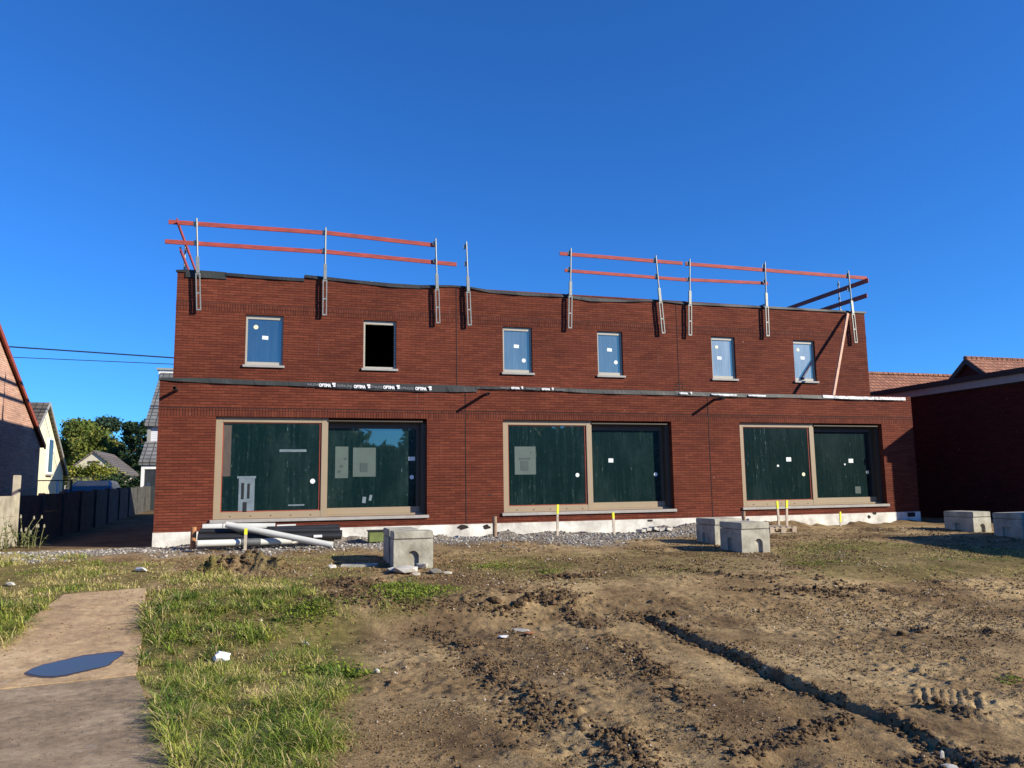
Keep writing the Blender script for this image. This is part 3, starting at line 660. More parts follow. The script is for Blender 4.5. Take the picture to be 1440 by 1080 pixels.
# ------------------------------------------------------------------ the brick building
ZF, ZB, ZL, ZU = 0.45, 0.80, 4.03, 6.81       # foundation foot, brick foot, lower and upper parapet
XL, XR, YF = -2.44, 17.28, 18.0
UL, UR, YU = -2.36, 17.165, 19.44
def holed_wall(mb, x0, x1, z0, z1, y0, y1, holes):
    xs = sorted({x0, x1, *[h[0] for h in holes], *[h[1] for h in holes]}); zs = sorted({z0, z1, *[h[2] for h in holes], *[h[3] for h in holes]})
    for i in range(len(xs)-1):
        for j in range(len(zs)-1):
            a, b, c, d = xs[i], xs[i+1], zs[j], zs[j+1]
            if any(h[0] <= a and b <= h[1] and h[2] <= c and d <= h[3] for h in holes): continue
            mb.quad((a,y0,c),(b,y0,c),(b,y0,d),(a,y0,d)); mb.quad((b,y1,c),(a,y1,c),(a,y1,d),(b,y1,d))
    for a, b, c, d in holes:
        mb.quad((a,y0,c),(a,y0,d),(a,y1,d),(a,y1,c)); mb.quad((b,y0,c),(b,y1,c),(b,y1,d),(b,y0,d))
        mb.quad((a,y0,d),(b,y0,d),(b,y1,d),(a,y1,d)); mb.quad((a,y0,c),(a,y1,c),(b,y1,c),(b,y0,c))
    mb.quad((x0,y0,z1),(x1,y0,z1),(x1,y1,z1),(x0,y1,z1)); mb.quad((x0,y0,z0),(x0,y1,z0),(x1,y1,z0),(x1,y0,z0))
    mb.quad((x0,y0,z0),(x0,y0,z1),(x0,y1,z1),(x0,y1,z0)); mb.quad((x1,y0,z0),(x1,y1,z0),(x1,y1,z1),(x1,y0,z1))
BLD = thing('brick_building', 'long two storey red brick building under construction with large sliding windows', 'building', (7.4, YF, ZF))
WL = [(-1.295, 3.325, 1.035, 3.245), (5.165, 9.655, 1.035, 3.245), (11.65, 16.20, 1.035, 3.245)]
WU = [(-0.80, 0.07), (1.99, 2.81), (5.605, 6.415), (8.285, 9.035), (11.80, 12.57), (14.54, 15.29)]
ZH, ZS = 5.84, 4.585
mb = MB(); holed_wall(mb, XL, XR, ZB, ZL, YF, YF+.3, WL)
mb.box(XL, XL+.3, YF+.3, 30, ZB, ZL); mb.box(XR-.3, XR, YF+.3, 30, ZB, ZL); mb.box(XL+.3, XR-.3, 29.7, 30, ZB, ZL)
mb.build('ground_floor_wall', M['brick'], BLD, fix=False)
mb = MB(); holed_wall(mb, UL, UR, ZL-.2, ZU, YU, YU+.3, [(a, b, ZS, ZH) for a, b in WU])
mb.box(UL, UL+.3, YU+.3, 28.5, ZL-.2, ZU); mb.box(UR-.3, UR, YU+.3, 28.5, ZL-.2, ZU); mb.box(UL+.3, UR-.3, 28.2, 28.5, ZL-.2, ZU)
mb.build('upper_floor_wall', M['brick'], BLD, fix=False)
MB().box(XL+.3, XR-.3, YF+.3, 29.7, ZL-.30, ZL-.22).build('lower_roof', M['membrane'], BLD)
MB().box(UL+.3, UR-.3, YU+.3, 28.2, ZU-.25, ZU-.15).build('upper_roof', M['membrane'], BLD)
# foundation with its flaking whitewash: rough lower band
mb = MB(); mb.box(XL-.01, XR+.01, YF-.012, YF+.35, ZF-.4, ZB-.002); mb.box(XL-.01, XL+.3, YF+.36, 30, ZF-.4, ZB-.002); mb.box(XR-.3, XR+.01, YF+.36, 30, ZF-.4, ZB-.002)
fd = mb.build('foundation', M['lime'], BLD)
for px, py, wpx, hpx in ((650,741,20,6),(684,741,12,6),(914,732,12,3),(1222,727,7,5),(1230,722,9,4)):
    p = on(px, py, YF-.013); mb = MB(); n = 11
    pts = [(p.x + wpx*.016*.5*math.cos(6.283*k/n)*random.uniform(.6, 1.25), p.y, p.z + hpx*.016*.6*math.sin(6.283*k/n)*random.uniform(.6, 1.25)) for k in range(n)]
    mb.prism(pts, (0, -.006, 0), (0, .01, 0)).build('bare_patch', M['joint'], fd)
mb = MB()
p = on(1281, 723.5, YF); mb.box(p.x-.13, p.x+.13, YF-.016, YF, p.z-.06, p.z+.06); mb.build('air_hole', M['dark'], fd)
# soldier courses, dark joint above them, expansion joints
MB().box(XL-.003, XR+.003, YF-.004, YF+.1, 3.247, 3.425).build('soldier_course', M['brick_v'], BLD)
MB().box(UL-.003, UR+.003, YU-.004, YU+.1, 5.885, 6.07).build('soldier_course', M['brick_v'], BLD)
MB().box(XL-.003, XR+.003, YF-.005, YF+.1, 3.4255, 3.437).build('joint_line', M['joint'], BLD)
MB().box(UL-.003, UR+.003, YU-.005, YU+.1, 6.0705, 6.081).build('joint_line', M['joint'], BLD)
for xj in (4.245, 10.73):
    mb = MB(); zz = ZB; xx = xj
    mb.box(xj-.008, xj+.008, YF-.006, YF+.05, ZB, 3.246); mb.box(xj-.008, xj+.008, YF-.007, YF+.05, 3.438, ZL-.1); mb.box(xj-.007, xj+.007, YF-.0075, YF+.05, 3.246, 3.438)
    mb.build('expansion_joint', M['joint'], BLD)
for xj in (4.36, 10.72):
    mb = MB(); mb.box(xj-.008, xj+.008, YU-.006, YU+.05, ZL, 5.884); mb.box(xj-.007, xj+.007, YU-.0075, YU+.05, 5.884, 6.082); mb.box(xj-.008, xj+.008, YU-.006, YU+.05, 6.082, ZU-.03)
    mb.build('expansion_joint', M['joint'], BLD)
# open toothing beside the right joint
mb = MB()
for i in range(6):
    z = 4.08+i*.066; wv = .2+.05*(i % 2) - .02*i
    mb.box(10.72-wv*1.1, 10.71, YU-.0065, YU+.01, z, z+.012); mb.box(10.73, 10.72+wv*1.2, YU-.0065, YU+.01, z+.005, z+.017)
    mb.box(10.72-wv*(.4 if i % 2 else .9), 10.72-wv*(.4 if i % 2 else .9)+.012, YU-.0062, YU+.01, z+.013, z+.062)
    mb.box(10.72+wv*(.5 if i % 2 else .95), 10.72+wv*(.5 if i % 2 else .95)+.012, YU-.0062, YU+.01, z+.018, z+.062)
mb.build('open_joints', M['joint'], BLD)
# small holes in the brickwork
for px, py in ((689, 696), (739, 725)):
    p = on(px, py, YF); mb = MB(); mb.tube([(p.x, YF-.008, p.z), (p.x, YF+.02, p.z)], .022, 8); mb.build('drilled_hole', M['dark'], BLD)

def disc(mb, c, r, y, th=.003, n=18): mb.prism([(c.x+r*math.cos(6.283*k/n), y, c.z+r*math.sin(6.283*k/n)) for k in range(n)], (0, -th, 0), (0, 0, 0))
def sticker(win, px, py, Y, wx, wz=None, mat='sticker_w', tilt=0.0, name='paper_sticker'):
    p = on(px, py, Y); mb = MB()
    if wz is None: disc(mb, p, wx, Y); name = 'round_sticker'
    else:
        q = [(-wx, -wz), (wx, -wz), (wx, wz), (-wx, wz)]; c, s = math.cos(tilt), math.sin(tilt)
        mb.prism([(p.x+u*c-v*s, Y, p.z+u*s+v*c) for u, v in q], (0, -.003, 0), (0, 0, 0))
    return mb.build(name, M[mat], win)
def sheet(win, x0, y0, x1, y1, Y, mat, name='grey_pane_shape', dy=0.004):
    a, b = on(x0, y1, Y), on(x1, y0, Y); MB().box(a.x, b.x, Y-dy, Y, a.z, b.z).build(name, M[mat], win)
LOWG = []
for i, (x0, x1, z0, z1) in enumerate(WL):
    xm = (x0+x1)/2; y = YF+.075; yr = YF+.20; fw = .145
    win = MB()
    # left leaf, flush in front; its four bars
    win.box(x0+.002, x0+fw, y, yr, z0+.002, z1-.002); win.box(xm-.07, xm+.07, y, yr, z0+.003, z1-.003)
    win.box(x0+fw, xm-.07, y+.002, yr, z1-.115, z1-.002); win.box(x0+fw, xm-.07, y+.002, yr, z0+.002, z0+.15)
    fr = win.build('sliding_window', M['taupe'], BLD, bevel=.003)
    ys = YF+.255
    rt = MB()                                                       # right leaf, set back, its tracks above and beside, shade painted in
    rt.box(xm+.07, x1-.12, ys, ys+.08, z0+.05, z0+.19); st = MB(); st.box(xm+.07, x1-.12, ys, ys+.08, z1-.22, z1-.10); st.box(x1-.21, x1-.12, ys+.002, ys+.079, z0+.191, z1-.221)
    rt.box(xm+.07, x1-.002, yr-.02, ys+.1, z0+.002, z0+.049)
    rt.build('sash_rail', M['taupe'], fr, bevel=.003); st.build('sash_frame', M['taupe_shade'], fr, bevel=.003)
    tk = MB(); tk.box(xm+.071, x1-.002, yr-.01, ys+.1, z1-.099, z1-.05); tk.box(x1-.119, x1-.002, YF+.14, ys+.1, z0+.05, z1-.10); tk.box(xm+.071, x1-.09, YF+.05, YF+.08, z1-.078, z1-.05)
    tk.build('side_track', M['taupe_shade'], fr)
    gl = MB(); gl.box(x0+fw+.002, xm-.072, y+.035, y+.06, z0+.152, z1-.117); gl.build('glass_pane', M['glass_low'], fr)
    gl = MB(); gl.box(xm+.072, x1-.212, ys+.03, ys+.05, z0+.192, z1-.222); gl.build('glass_pane', M['glass_low'], fr)
    bd = MB(); e = .02                                              # red gasket round the left pane
    gsk = [(x0+fw, x0+fw+e, z0+.15, z1-.115), (xm-.07-.045, xm-.07, z0+.15, z1-.115), (x0+fw+e, xm-.07-.045, z0+.15, z0+.15+e), (x0+fw+e, xm-.07-.045, z1-.115-e, z1-.115)]
    for q in gsk: bd.box(q[0], q[1], y+.025, y+.036, q[2], q[3])
    bd.build('gasket', M['verge'], fr)
    bk = MB(); bk.box(x0-.1, x1+.1, YF+.36, YF+.38, z0-.02, z1+.02); bk.build('backing_board', M['dark'], fr)
    for k in range(5): MB().tube([(x0+.35+k*.42, y+.001, z0+.06), (x0+.35+k*.42, y-.004, z0+.06)], .012, 8).build('fixing_screw', M['joint'], fr)
    si = MB(); si.box(x0-.05, x1+.04, YF-.05, y-.002, z0-.07, z0-.001); si.build('window_sill', M['stone'], BLD, bevel=.004)
    LOWG.append((fr, y+.034, ys+.029))
f, ya, yb = LOWG[0]
sticker(f, 439.6, 676.7, ya, .055, None, 'sticker_w'); sticker(f, 579, 671, yb, .05, None, 'sticker_w'); sticker(f, 579, 645, yb, .075, .045)
sheet(f, 471, 628, 490, 672.5, yb, 'pane_mark'); sheet(f, 496, 629.5, 528.5, 670.5, yb, 'pane_mark'); sheet(f, 506.5, 651, 517, 663.5, yb-.005, 'pane_mark_dk', 'dark_square')  # flat grey shapes on the pane, standing for what the glass shows
for px, py in ((480.5,655.5),(477,663),(486,645)): sticker(f, px, py, yb-.005, .035, .025, 'pane_mark_dk', .3, 'dark_spot')
sheet(f, 393, 632, 431, 635.5, ya, 'pale_item', 'pale_strip'); sheet(f, 405, 709, 428, 711.5, ya, 'pale_item', 'pale_strip')
sheet(f, 311, 598, 326, 670, ya, 'brick_reflection', 'brick_reflection')  # brown strip on the pane: a painted reflection of brick
sheet(f, 334.5, 671, 358.5, 722, ya, 'pale_item', 'pale_panel'); sheet(f, 333.5, 669.5, 360, 673, ya-.004, 'pale_item', 'panel_top')
for a in ((339,679,343.5,702),(347.5,680,351.5,701),(341,706,347,722)): sheet(f, *a, ya-.005, 'dark', 'dark_slot')
sticker(f, 512, 703, yb, .04, .07, 'pale_item', -.1); sticker(f, 521, 700, yb, .03, .065, 'pale_item', -.2)
f, ya, yb = LOWG[1]
sticker(f, 812, 668, ya, .05, None, 'sticker_w'); sticker(f, 922, 667, yb, .05, None, 'sticker_w'); sticker(f, 859, 647.5, yb, .065, .05)
sheet(f, 724, 628, 753, 667.5, ya, 'pane_mark'); sheet(f, 732.5, 648, 743, 661.5, ya-.005, 'pane_mark_dk', 'dark_square'); sheet(f, 730, 643.5, 746, 646, ya-.005, 'pane_mark_dk', 'dark_strip')
sticker(f, 747, 636, ya-.005, .02, None, 'pane_mark_dk')  # small dark mark on the grey pane shape
f, ya, yb = LOWG[2]
sticker(f, 1130, 667, ya, .05, None, 'sticker_y'); sticker(f, 1220, 664, yb, .05, None, 'sticker_y'); sticker(f, 1109, 646, ya, .075, .055); sticker(f, 1196.5, 648, yb, .075, .055)
sticker(f, 1094, 655, ya, .03, .025); sticker(f, 1188, 653, yb, .025, None, 'sticker_w'); sheet(f, 1203, 684, 1210, 694, yb, 'pane_mark_dk', 'faint_square')

UPW = []
for i, (x0, x1) in enumerate(WU):
    z0, z1 = ZS, ZH; y = YU+.06; fw = .048; mb = MB(); opened = i == 1
    mb.box(x0+.002, x0+fw, y, y+.08, z0+.03, z1-.002); mb.box(x1-fw, x1-.002, y, y+.08, z0+.03, z1-.002)
    mb.box(x0+fw, x1-fw, y+.001, y+.08, z1-.10, z1-.002); mb.box(x0+fw, x1-fw, y+.001, y+.08, z0+.03, z0+.03+(.085 if not opened else .05))
    fr = mb.build('upper_window', M['wframe'], BLD, bevel=.003)
    si = MB(); si.box(x0-.045, x1+.045, YU-.05, y-.002, z0-.028, z0+.028); si.build('window_sill', M['stone'], BLD, bevel=.004)
    if not opened:
        mb = MB(); mb.box(x0+fw+.002, x1-fw-.002, y+.03, y+.05, z0+.117, z1-.102); mb.build('glass_pane', M[('glass_up', 'glass_up', 'glass_up2', 'glass_up2', 'glass_up3', 'glass_up3')[i]], fr)
        mb = MB(); mb.box(x0-.02, x1+.02, YU+.301, YU+.32, z0-.02, z1+.02); mb.build('backing_board', M['dark'], fr)
    UPW.append((fr, y+.029))
for i, lst in ((0, ((360, 460, 0), (373, 475, 1))), (2, ((736.5, 507, 0), (726, 487, 1))), (3, ((866, 509.6, 0), (857, 492, 1))), (4, ((1007.7, 488, 0), (1011.5, 503.5, 1))), (5, ((1122, 492, 0), (1128.5, 503.5, 1)))):
    fr, y = UPW[i]
    for px, py, sq in lst:
        if sq: sticker(fr, px, py, y, .07, .045, 'sticker_w', -.06)
        else: sticker(fr, px, py, y, .055 if i < 4 else .05, None, 'sticker_y' if i in (0, 4, 5) else 'sticker_w')
mb = MB(); q = on(1128, 533, UPW[5][1]); mb.box(q.x-.05, q.x+.05, UPW[5][1]-.05, UPW[5][1], q.z-.02, q.z+.04); mb.build('latch_block', M['dark'], UPW[5][0])

# roofing membrane: wavy flaps laid over both parapets
def flap(name, pts, Y, depth, mat, th=.012, seed=0):
    """pts: (px, y top, y bottom) in the photo at the parapet, turned into a hanging, slightly wavy strip with a top return"""
    r = random.Random(seed); rows = []
    for (xa, ta, ba), (xb, tb, bb) in zip(pts[:-1], pts[1:]):
        n = max(2, int((xb-xa)/6))
        for k in range(n):
            s = k/n; rows.append((xa+(xb-xa)*s, ta+(tb-ta)*s, ba+(bb-ba)*s))
    rows.append(pts[-1]); mb = MB(); vs = []; fs = []
    for px, t_, b_ in rows:
        A = on(px, t_, Y-.012); B = on(px, b_, Y-.012); wv = .012*math.sin(px*.11+seed)+.008*r.random()
        zt = A.z+.004
        vs += [(A.x, Y+depth, zt+.006), (A.x, Y-.012, zt), (B.x, Y-.018-max(wv, -.004)-.012, B.z), (B.x, Y-.004-max(wv, -.004), B.z-.003), (A.x, Y-.002, zt-th), (A.x, Y+depth, zt-th+.006)]
    for i in range(len(rows)-1):
        for k in range(6): fs.append((i*6+k, i*6+(k+1) % 6, i*6+6+(k+1) % 6, i*6+6+k))
    fs += [tuple(range(6)), tuple(reversed(range(len(vs)-6, len(vs))))]
    return mb.add(vs, fs).build(name, M[mat], BLD)
flap('roof_membrane', [(247.5, 379.5, 382.5), (262, 379, 383)], YU, .34, 'membrane', seed=1)
flap('roof_membrane', [(261, 379, 390), (300, 381.5, 391.5), (318, 383, 393)], YU, .345, 'membrane_g', seed=2)
flap('roof_membrane', [(317, 383.5, 388), (330, 384.5, 389), (380, 388.5, 393), (428, 391.5, 396)], YU, .36, 'membrane', seed=3)
flap('roof_membrane', [(428, 386.5, 390.5), (460, 389.5, 394), (500, 394, 398), (550, 398.5, 404), (590, 401, 406), (620, 401, 404), (634, 401, 403.5), (655, 402.5, 405), (690, 408, 412), (740, 411.5, 416), (795, 415, 418),
     (830, 418.5, 424), (880, 422, 425), (925, 421.5, 423.5), (960, 425, 428), (1000, 427, 430), (1075, 430.5, 433.5), (1150, 434.8, 437.5), (1218, 438.5, 441)], YU, .35, 'membrane', seed=4)
flap('roof_membrane', [(223.5, 532, 534), (245, 531.5, 536), (300, 532, 539), (350, 534.5, 541), (430, 537.5, 543.5)], YF, .34, 'membrane_g', seed=5)
m1 = flap('roof_membrane', [(429, 537, 544), (470, 538, 546), (520, 539, 549), (600, 541, 551), (640, 542, 551.5), (671, 544, 551)], YF, .35, 'membrane', seed=6)
m2 = flap('roof_membrane', [(669, 543.5, 547), (720, 544, 548), (780, 545.5, 550), (840, 548, 553.5), (900, 549, 555), (950, 550.5, 556)], YF, .345, 'membrane', seed=7)
m3 = flap('roof_membrane', [(948, 550, 556), (1000, 552, 557.5), (1060, 554, 559), (1100, 554.5, 559), (1155, 556, 561), (1200, 558, 562.5), (1262, 559.5, 563)], YF, .352, 'membrane', seed=8)
flap('torn_foil', [(1157, 555.5, 559.5), (1180, 557, 560.8), (1215, 558, 561.8), (1273, 559.2, 563)], YF-.018, .2, 'foil', seed=9)
flap('torn_foil', [(955, 552.2, 554), (962, 552.4, 554.6)], YF-.018, .05, 'foil', seed=10)
flap('torn_foil', [(1000, 553.8, 555.4), (1020, 554.2, 556.6), (1036, 555, 556.4)], YF-.018, .05, 'foil', seed=11)
flap('torn_foil', [(1052, 555, 557), (1066, 555.4, 558), (1077, 556, 557.6)], YF-.018, .05, 'foil', seed=12)
def words(txt, px, py, Y, size, mat, parent, bold=False, rot=0.0, maxw=None):
    cu = bpy.data.curves.new('lettering', 'FONT'); cu.body = txt; cu.size = size; cu.extrude = .001; cu.offset = .006 if bold else 0.0
    o = bpy.data.objects.new('lettering_curve', cu); COL.objects.link(o)
    dg = bpy.context.evaluated_depsgraph_get(); me = bpy.data.meshes.new_from_object(o.evaluated_get(dg)); bpy.data.objects.remove(o)
    me.materials.clear(); me.materials.append(M[mat])
    xs = [v.co.x for v in me.vertices]; sx = maxw/(max(xs)-min(xs)) if maxw else 1
    p = on(px, py, Y); q = p - world_loc(parent)
    me.transform(Matrix.Translation(q) @ Matrix.Rotation(rot, 4, 'Y') @ Matrix.Rotation(math.radians(90), 4, 'X') @ Matrix.Diagonal((sx, 1, 1, 1)))
    me.name = 'lettering'; l = bpy.data.objects.new('lettering', me); COL.objects.link(l); l.parent = parent
def mark(px, py, Y, s, parent):
    p = on(px, py, Y); mb = MB()
    mb.prism([(p.x+a*s, Y, p.z+b*s) for a, b in ((0,1),(.9,1),(1,.8),(1,.45),(.55,.45),(1,.2),(1,-.1),(.8,-.2),(.25,-.2),(.25,.1),(.6,.1),(0,.5))], (0,-.002,0), (0,0,0))
    mb.build('printed_mark', M['white_ink'], parent)
YT = YF-.062
for k, (xa, yb_) in enumerate(((448.5, 543.4), (497.5, 545.4), (539, 546.4), (584, 548.2))):
    words('OPTIMA', xa, yb_, YT, .095, 'white_ink', m1, True, .018, .27); mark(xa+18.6, yb_-.5, YT, .075, m1)
for xa, yb_, tx, wd in ((432, 542.0, 'RALENE', .25), (473.5, 544.0, 'SOPRALENE', .34), (521, 545.6, 'ETHALENE', .27), (562.5, 547.3, 'SOPRALENE', .32)):
    words(tx, xa, yb_, YT, .08, 'grey_ink', m1, False, .018, wd)
for xa, yb_, par in ((719, 546.6, m2), (762, 548.2, m2), (957, 554.0, m3)):
    words('OPTIMA', xa, yb_, YT, .06, 'white_ink', par, True, .015, .22); mark(xa+14, yb_-.3, YT, .05, par)
for xa, yb_, par in ((704, 546.2, m2), (740, 547.4, m2), (782, 549.0, m2)):
    words('SOPRALENE', xa, yb_, YT, .055, 'grey_ink', par, False, .015, .22)

# overflow spouts through the lower parapet
for px, py in ((249, 548.5), (679.5, 556), (1004, 562.2)):
    p = on(px, py, YF); mb = MB(); mb.tube([(p.x, YF-.48, p.z-.015), (p.x, YF+.1, p.z)], .036, 12, inner=.82); mb.build('overflow_spout', M['pvc_black'], BLD, smooth=True)
p = on(520, 397.5, 21.2); mb = MB(); mb.tube([(p.x, 21.2, ZU-.2), (p.x, 21.2, p.z)], .07, 12); mb.tube([(p.x, 21.2, p.z-.05), (p.x, 21.2, p.z+.01)], .12, 14); mb.build('roof_vent', M['vent'], BLD, smooth=True)

# ------------------------------------------------------------------ guard rail posts and boards on the roof edge
post = thing('guard_rail_post', 'x', 'guard post', (0, 0, 0), 'guard rail posts clamped to the roof edge')
mb = MB()
for sx in (-.042, .042): mb.box(sx-.013, sx+.013, -.125, -.085, 0, .90)
for z in (0.0, .40, .86): mb.box(-.029, .029, -.12, -.09, z, z+.035)
mb.build('clamp_frame', M['galv'], post, local=True, bevel=.003)
MB().box(-.04, .04, -.13, -.075, .902, 1.30).build('sleeve', M['galv'], post, local=True, bevel=.005)
mb = MB(); mb.box(-.03, .03, -.074, .36, .96, .99); mb.box(-.03, .03, .33, .36, .70, .959); mb.build('hook_arm', M['galv'], post, local=True)
mb = MB(); mb.tube([(0, -.1, 1.28), (0, -.1, 2.24)], .021, 10); mb.build('pole', M['galv'], post, local=True, smooth=True)
for z in (1.60, 2.06):
    mb = MB(); mb.box(-.07, .03, -.078, -.072, z, z+.11); mb.box(-.07, -.03, -.071, -.03, z-.008, z); mb.build('board_bracket', M['galv'], post, local=True)
PO = [(-1.978, 6.423, -1.851, 4.204, 'guard rail post nearest the front left corner of the roof, above the leftmost small window'),
      (1.017, 6.433, 1.028, 4.226, 'guard rail post between the leftmost small window and the open black window'),
      (3.797, 6.327, 3.859, 4.161, 'guard rail post holding the free right end of the left pair of boards'),
      (4.614, 6.314, 4.685, 4.143, 'lone guard rail post carrying no boards, right of the left boards'),
      (7.542, 6.358, 7.456, 4.191, 'guard rail post holding the left end of the right hand boards'),
      (10.10, 6.324, 10.24, 4.173, 'guard rail post tilted to the left beside the gap between top boards'),
      (11.17, 6.357, 11.07, 4.147, 'upright guard rail post just right of the tilted one'),
      (13.66, 6.391, 13.61, 4.232, 'guard rail post between the two rightmost small windows'),
      (16.60, 6.316, 16.69, 4.162, 'guard rail post at the front right corner beside the wooden prop')]
for i, (xt, zt, xb, zb, lab) in enumerate(PO):
    loc = (xb, YU, zb+CAMZ); rot = (0, math.atan((xt-xb)/2.22), 0)
    if i == 0: post.location = loc; post.rotation_euler = rot; post['label'] = lab
    else: dup(post, loc, lab, rot)
dup(post, (UL, 21.6, 4.2+CAMZ), 'guard rail post on the left side edge of the roof, seen behind the corner', (0, 0, -math.pi/2))
dup(post, (UR, 20.6, 4.2+CAMZ), 'thin dark guard rail post on the right side edge of the roof', (0, 0, math.pi/2))
dup(post, (UR, 25.5, 4.2+CAMZ), 'farthest guard rail post on the right side edge, only its tip showing', (0, 0, math.pi/2))
def board(p0, p1, lab, h=.105, th=.03, mat='redwood', group='red guard rail boards'):
    o = Vector(p0); mb = MB(); mb.beam(p0, p1, th, h); b = mb.build('guard_rail_board', M[mat], None, origin=o, bevel=.004)
    return tag(b, lab, 'guard board', group)
YB = YU-.055
def fb(a, b, lab, dy=0.0, **k): board(on(*a, YB+dy), on(*b, YB+dy), lab, **k)
fb((237, 312), (458, 327.6), 'red upper guard board at the far left end of the roof')
fb((452, 326.6), (612, 345), 'faded red upper guard board ending at the third post', dy=.034)
fb((232, 339.5), (456, 354.3), 'red lower guard board sticking out past the left roof corner')
fb((448, 353), (642, 372), 'red lower guard board with its free end past the third post', dy=.034)
fb((787, 356.5), (959.5, 370.4), 'pale scuffed red upper guard board above the third and fourth upper glazed windows', h=.10)
fb((963.5, 371), (1219, 391.3), 'long red upper guard board reaching the front right corner')
fb((794, 380.3), (968, 394), 'dull red lower guard board under the pale scuffed board', h=.09)
fb((955, 392.8), (1080, 398.5), 'short dull red lower guard board ending right of the eighth post', h=.09, dy=.034)
zt, zl = 6.28+CAMZ, 5.83+CAMZ
board((UL-.02, 19.1, zt), (UL-.02, 23.4, zt), 'red upper guard board running back along the left roof side')
board((UL-.02, 19.9, zl), (UL-.02, 23.6, zl), 'red lower guard board running back along the left roof side')
p = on(1216, 391, 19.2); board((UR+.03, 19.2, p.z-.06), (UR+.03, 27.2, p.z-.06), 'dark upper guard board running back along the right roof side', mat='redwood', h=.14)
p = on(1213, 415, 19.3); board((UR+.03, 19.3, p.z), (UR+.03, 26.0, p.z), 'dark lower guard board running back along the right roof side', mat='redwood', h=.14)
A = on(1192, 441, YU-.06); B = on(1172, 556, 18.45); d = (B-A).normalized(); B2 = A + d*((A.z-(ZL-.21))/-d.z)
mb = MB(); mb.beam(A, B2, .07, .06, (0, -1, .3)); tag(mb.build('timber_prop', M['wood'], None, origin=B2, bevel=.004), 'pale wooden prop leaning on the upper wall beside the last window', 'prop')

# ------------------------------------------------------------------ things lying on the ground
def slab(name, pts, th, mat, lab, cat, plane, up):
    q = []                                                          # crumbly edges
    for (xa, ya), (xb, yb2) in zip(pts, pts[1:]+pts[:1]):
        n = max(1, int(math.hypot(xb-xa, yb2-ya)/.07))
        for k in range(n):
            f = k/n; j = .005 if 0 < k else .003; q.append((xa+(xb-xa)*f+random.uniform(-j, j), ya+(yb2-ya)*f+random.uniform(-j, j)))
    P3 = [(p[0], p[1], plane(*p)+up) for p in q]; c = Vector((sum(p[0] for p in P3)/len(P3), sum(p[1] for p in P3)/len(P3), sum(p[2] for p in P3)/len(P3)))
    mb = MB(); mb.prism(P3, (0, 0, 0), (0, 0, -th)); o = mb.build(name, mat, None, origin=c)
    return tag(o, lab, cat), (lambda x, y: plane(x, y)+up)
def plate_mat(name, a, b2, c3, d):
    m, t, b = nmat(name); P = pos(t); n1 = noise(t, P, 1.5, 10, 0.72); n2 = noise(t, P, 13, 8, 0.78); n3 = noise(t, P, 130, 5, 0.85); n4 = noise(t, P, 2.6, 9, .75)
    c = ramp(t, n1, [(0.3, a), (0.5, b2), (0.68, c3)]); c = mixc(t, ramp(t, n4, [(0.52, 0.0), (0.7, 0.8)]), c, d)
    c = mixc(t, 1.0, c, ramp(t, n2, [(0.32, 0.6), (0.66, 1.25)]), 'MULTIPLY'); c = mixc(t, 1.0, c, ramp(t, n3, [(0.3, 0.62), (0.7, 1.3)]), 'MULTIPLY')
    c = mixc(t, ramp(t, noise(t, P, 3.3, 7, .7), [(0.62, 0.0), (0.70, 0.55)]), c, (0.5, 0.44, 0.36))
    t.links.new(c, b.inputs['Base Color']); b.inputs['Roughness'].default_value = 0.8; bump(t, b, n3, 0.4, 0.006); return m
M['plate_a'] = plate_mat('tan_plate', (0.28, 0.175, 0.085), (0.5, 0.335, 0.17), (0.64, 0.46, 0.25), (0.2, 0.13, 0.07))
M['plate_b'] = plate_mat('grey_plate', (0.165, 0.115, 0.063), (0.31, 0.22, 0.125), (0.47, 0.35, 0.21), (0.14, 0.095, 0.055))
plA, zA = slab('ground_plate', U1, 0.03, M['plate_a'], 'tan dusty flat plate on the ground carrying a puddle', 'plate', PLANES[0][1], .010)
plB, zB = slab('ground_plate', U2, 0.03, M['plate_b'], 'grey brown flat plate at the bottom left in front of the tan one', 'plate', PLANES[1][1], .009)
def onplate(px, py, zf, dz):
    d = ray(px, py); t = 1.0
    for _ in range(60):
        x, y = d.x*t, d.y*t; t = (zf(x, y)+dz-CAMZ)/d.z
    return (d.x*t, d.y*t, CAMZ+d.z*t)
pud = [(38,946),(52,938),(70,933),(98,927),(118,923),(140,920.5),(160,918.5),(171,919),(166,925),(156,931),(150,936),(128,941),(105,946),(84,950),(60,950.5)]
def smooth_ring(ps, j):
    out = []
    n = len(ps)
    for i in range(n):
        p0, p1, p2, p3 = ps[i-1], ps[i], ps[(i+1) % n], ps[(i+2) % n]
        for k in range(4):
            u = k/4; out.append(tuple(.5*((2*b)+(-a+c)*u+(2*a-5*b+4*c-d)*u*u+(-a+3*b-3*c+d)*u**3)+random.uniform(-j, j) for a, b, c, d in zip(p0, p1, p2, p3)))
    return out
cxp, cyp = 105, 935
rim = [onplate(cxp+(p[0]-cxp)*1.06, cyp+(p[1]-cyp)*1.16, zA, .003) for p in smooth_ring(pud, .35)]
m, t, b = nmat('wet_stain'); b.inputs['Base Color'].default_value = (0.09, 0.055, 0.032, 1); b.inputs['Roughness'].default_value = 0.35; M['wet'] = m
MB().quad(*rim).build('wet_patch', M['wet'], None, origin=rim[0])['kind'] = 'structure'
P3 = [onplate(*p, zA, .006) for p in smooth_ring(pud, .12)]
MB().quad(*P3).build('puddle', M['water'], None, origin=P3[0])['kind'] = 'structure'
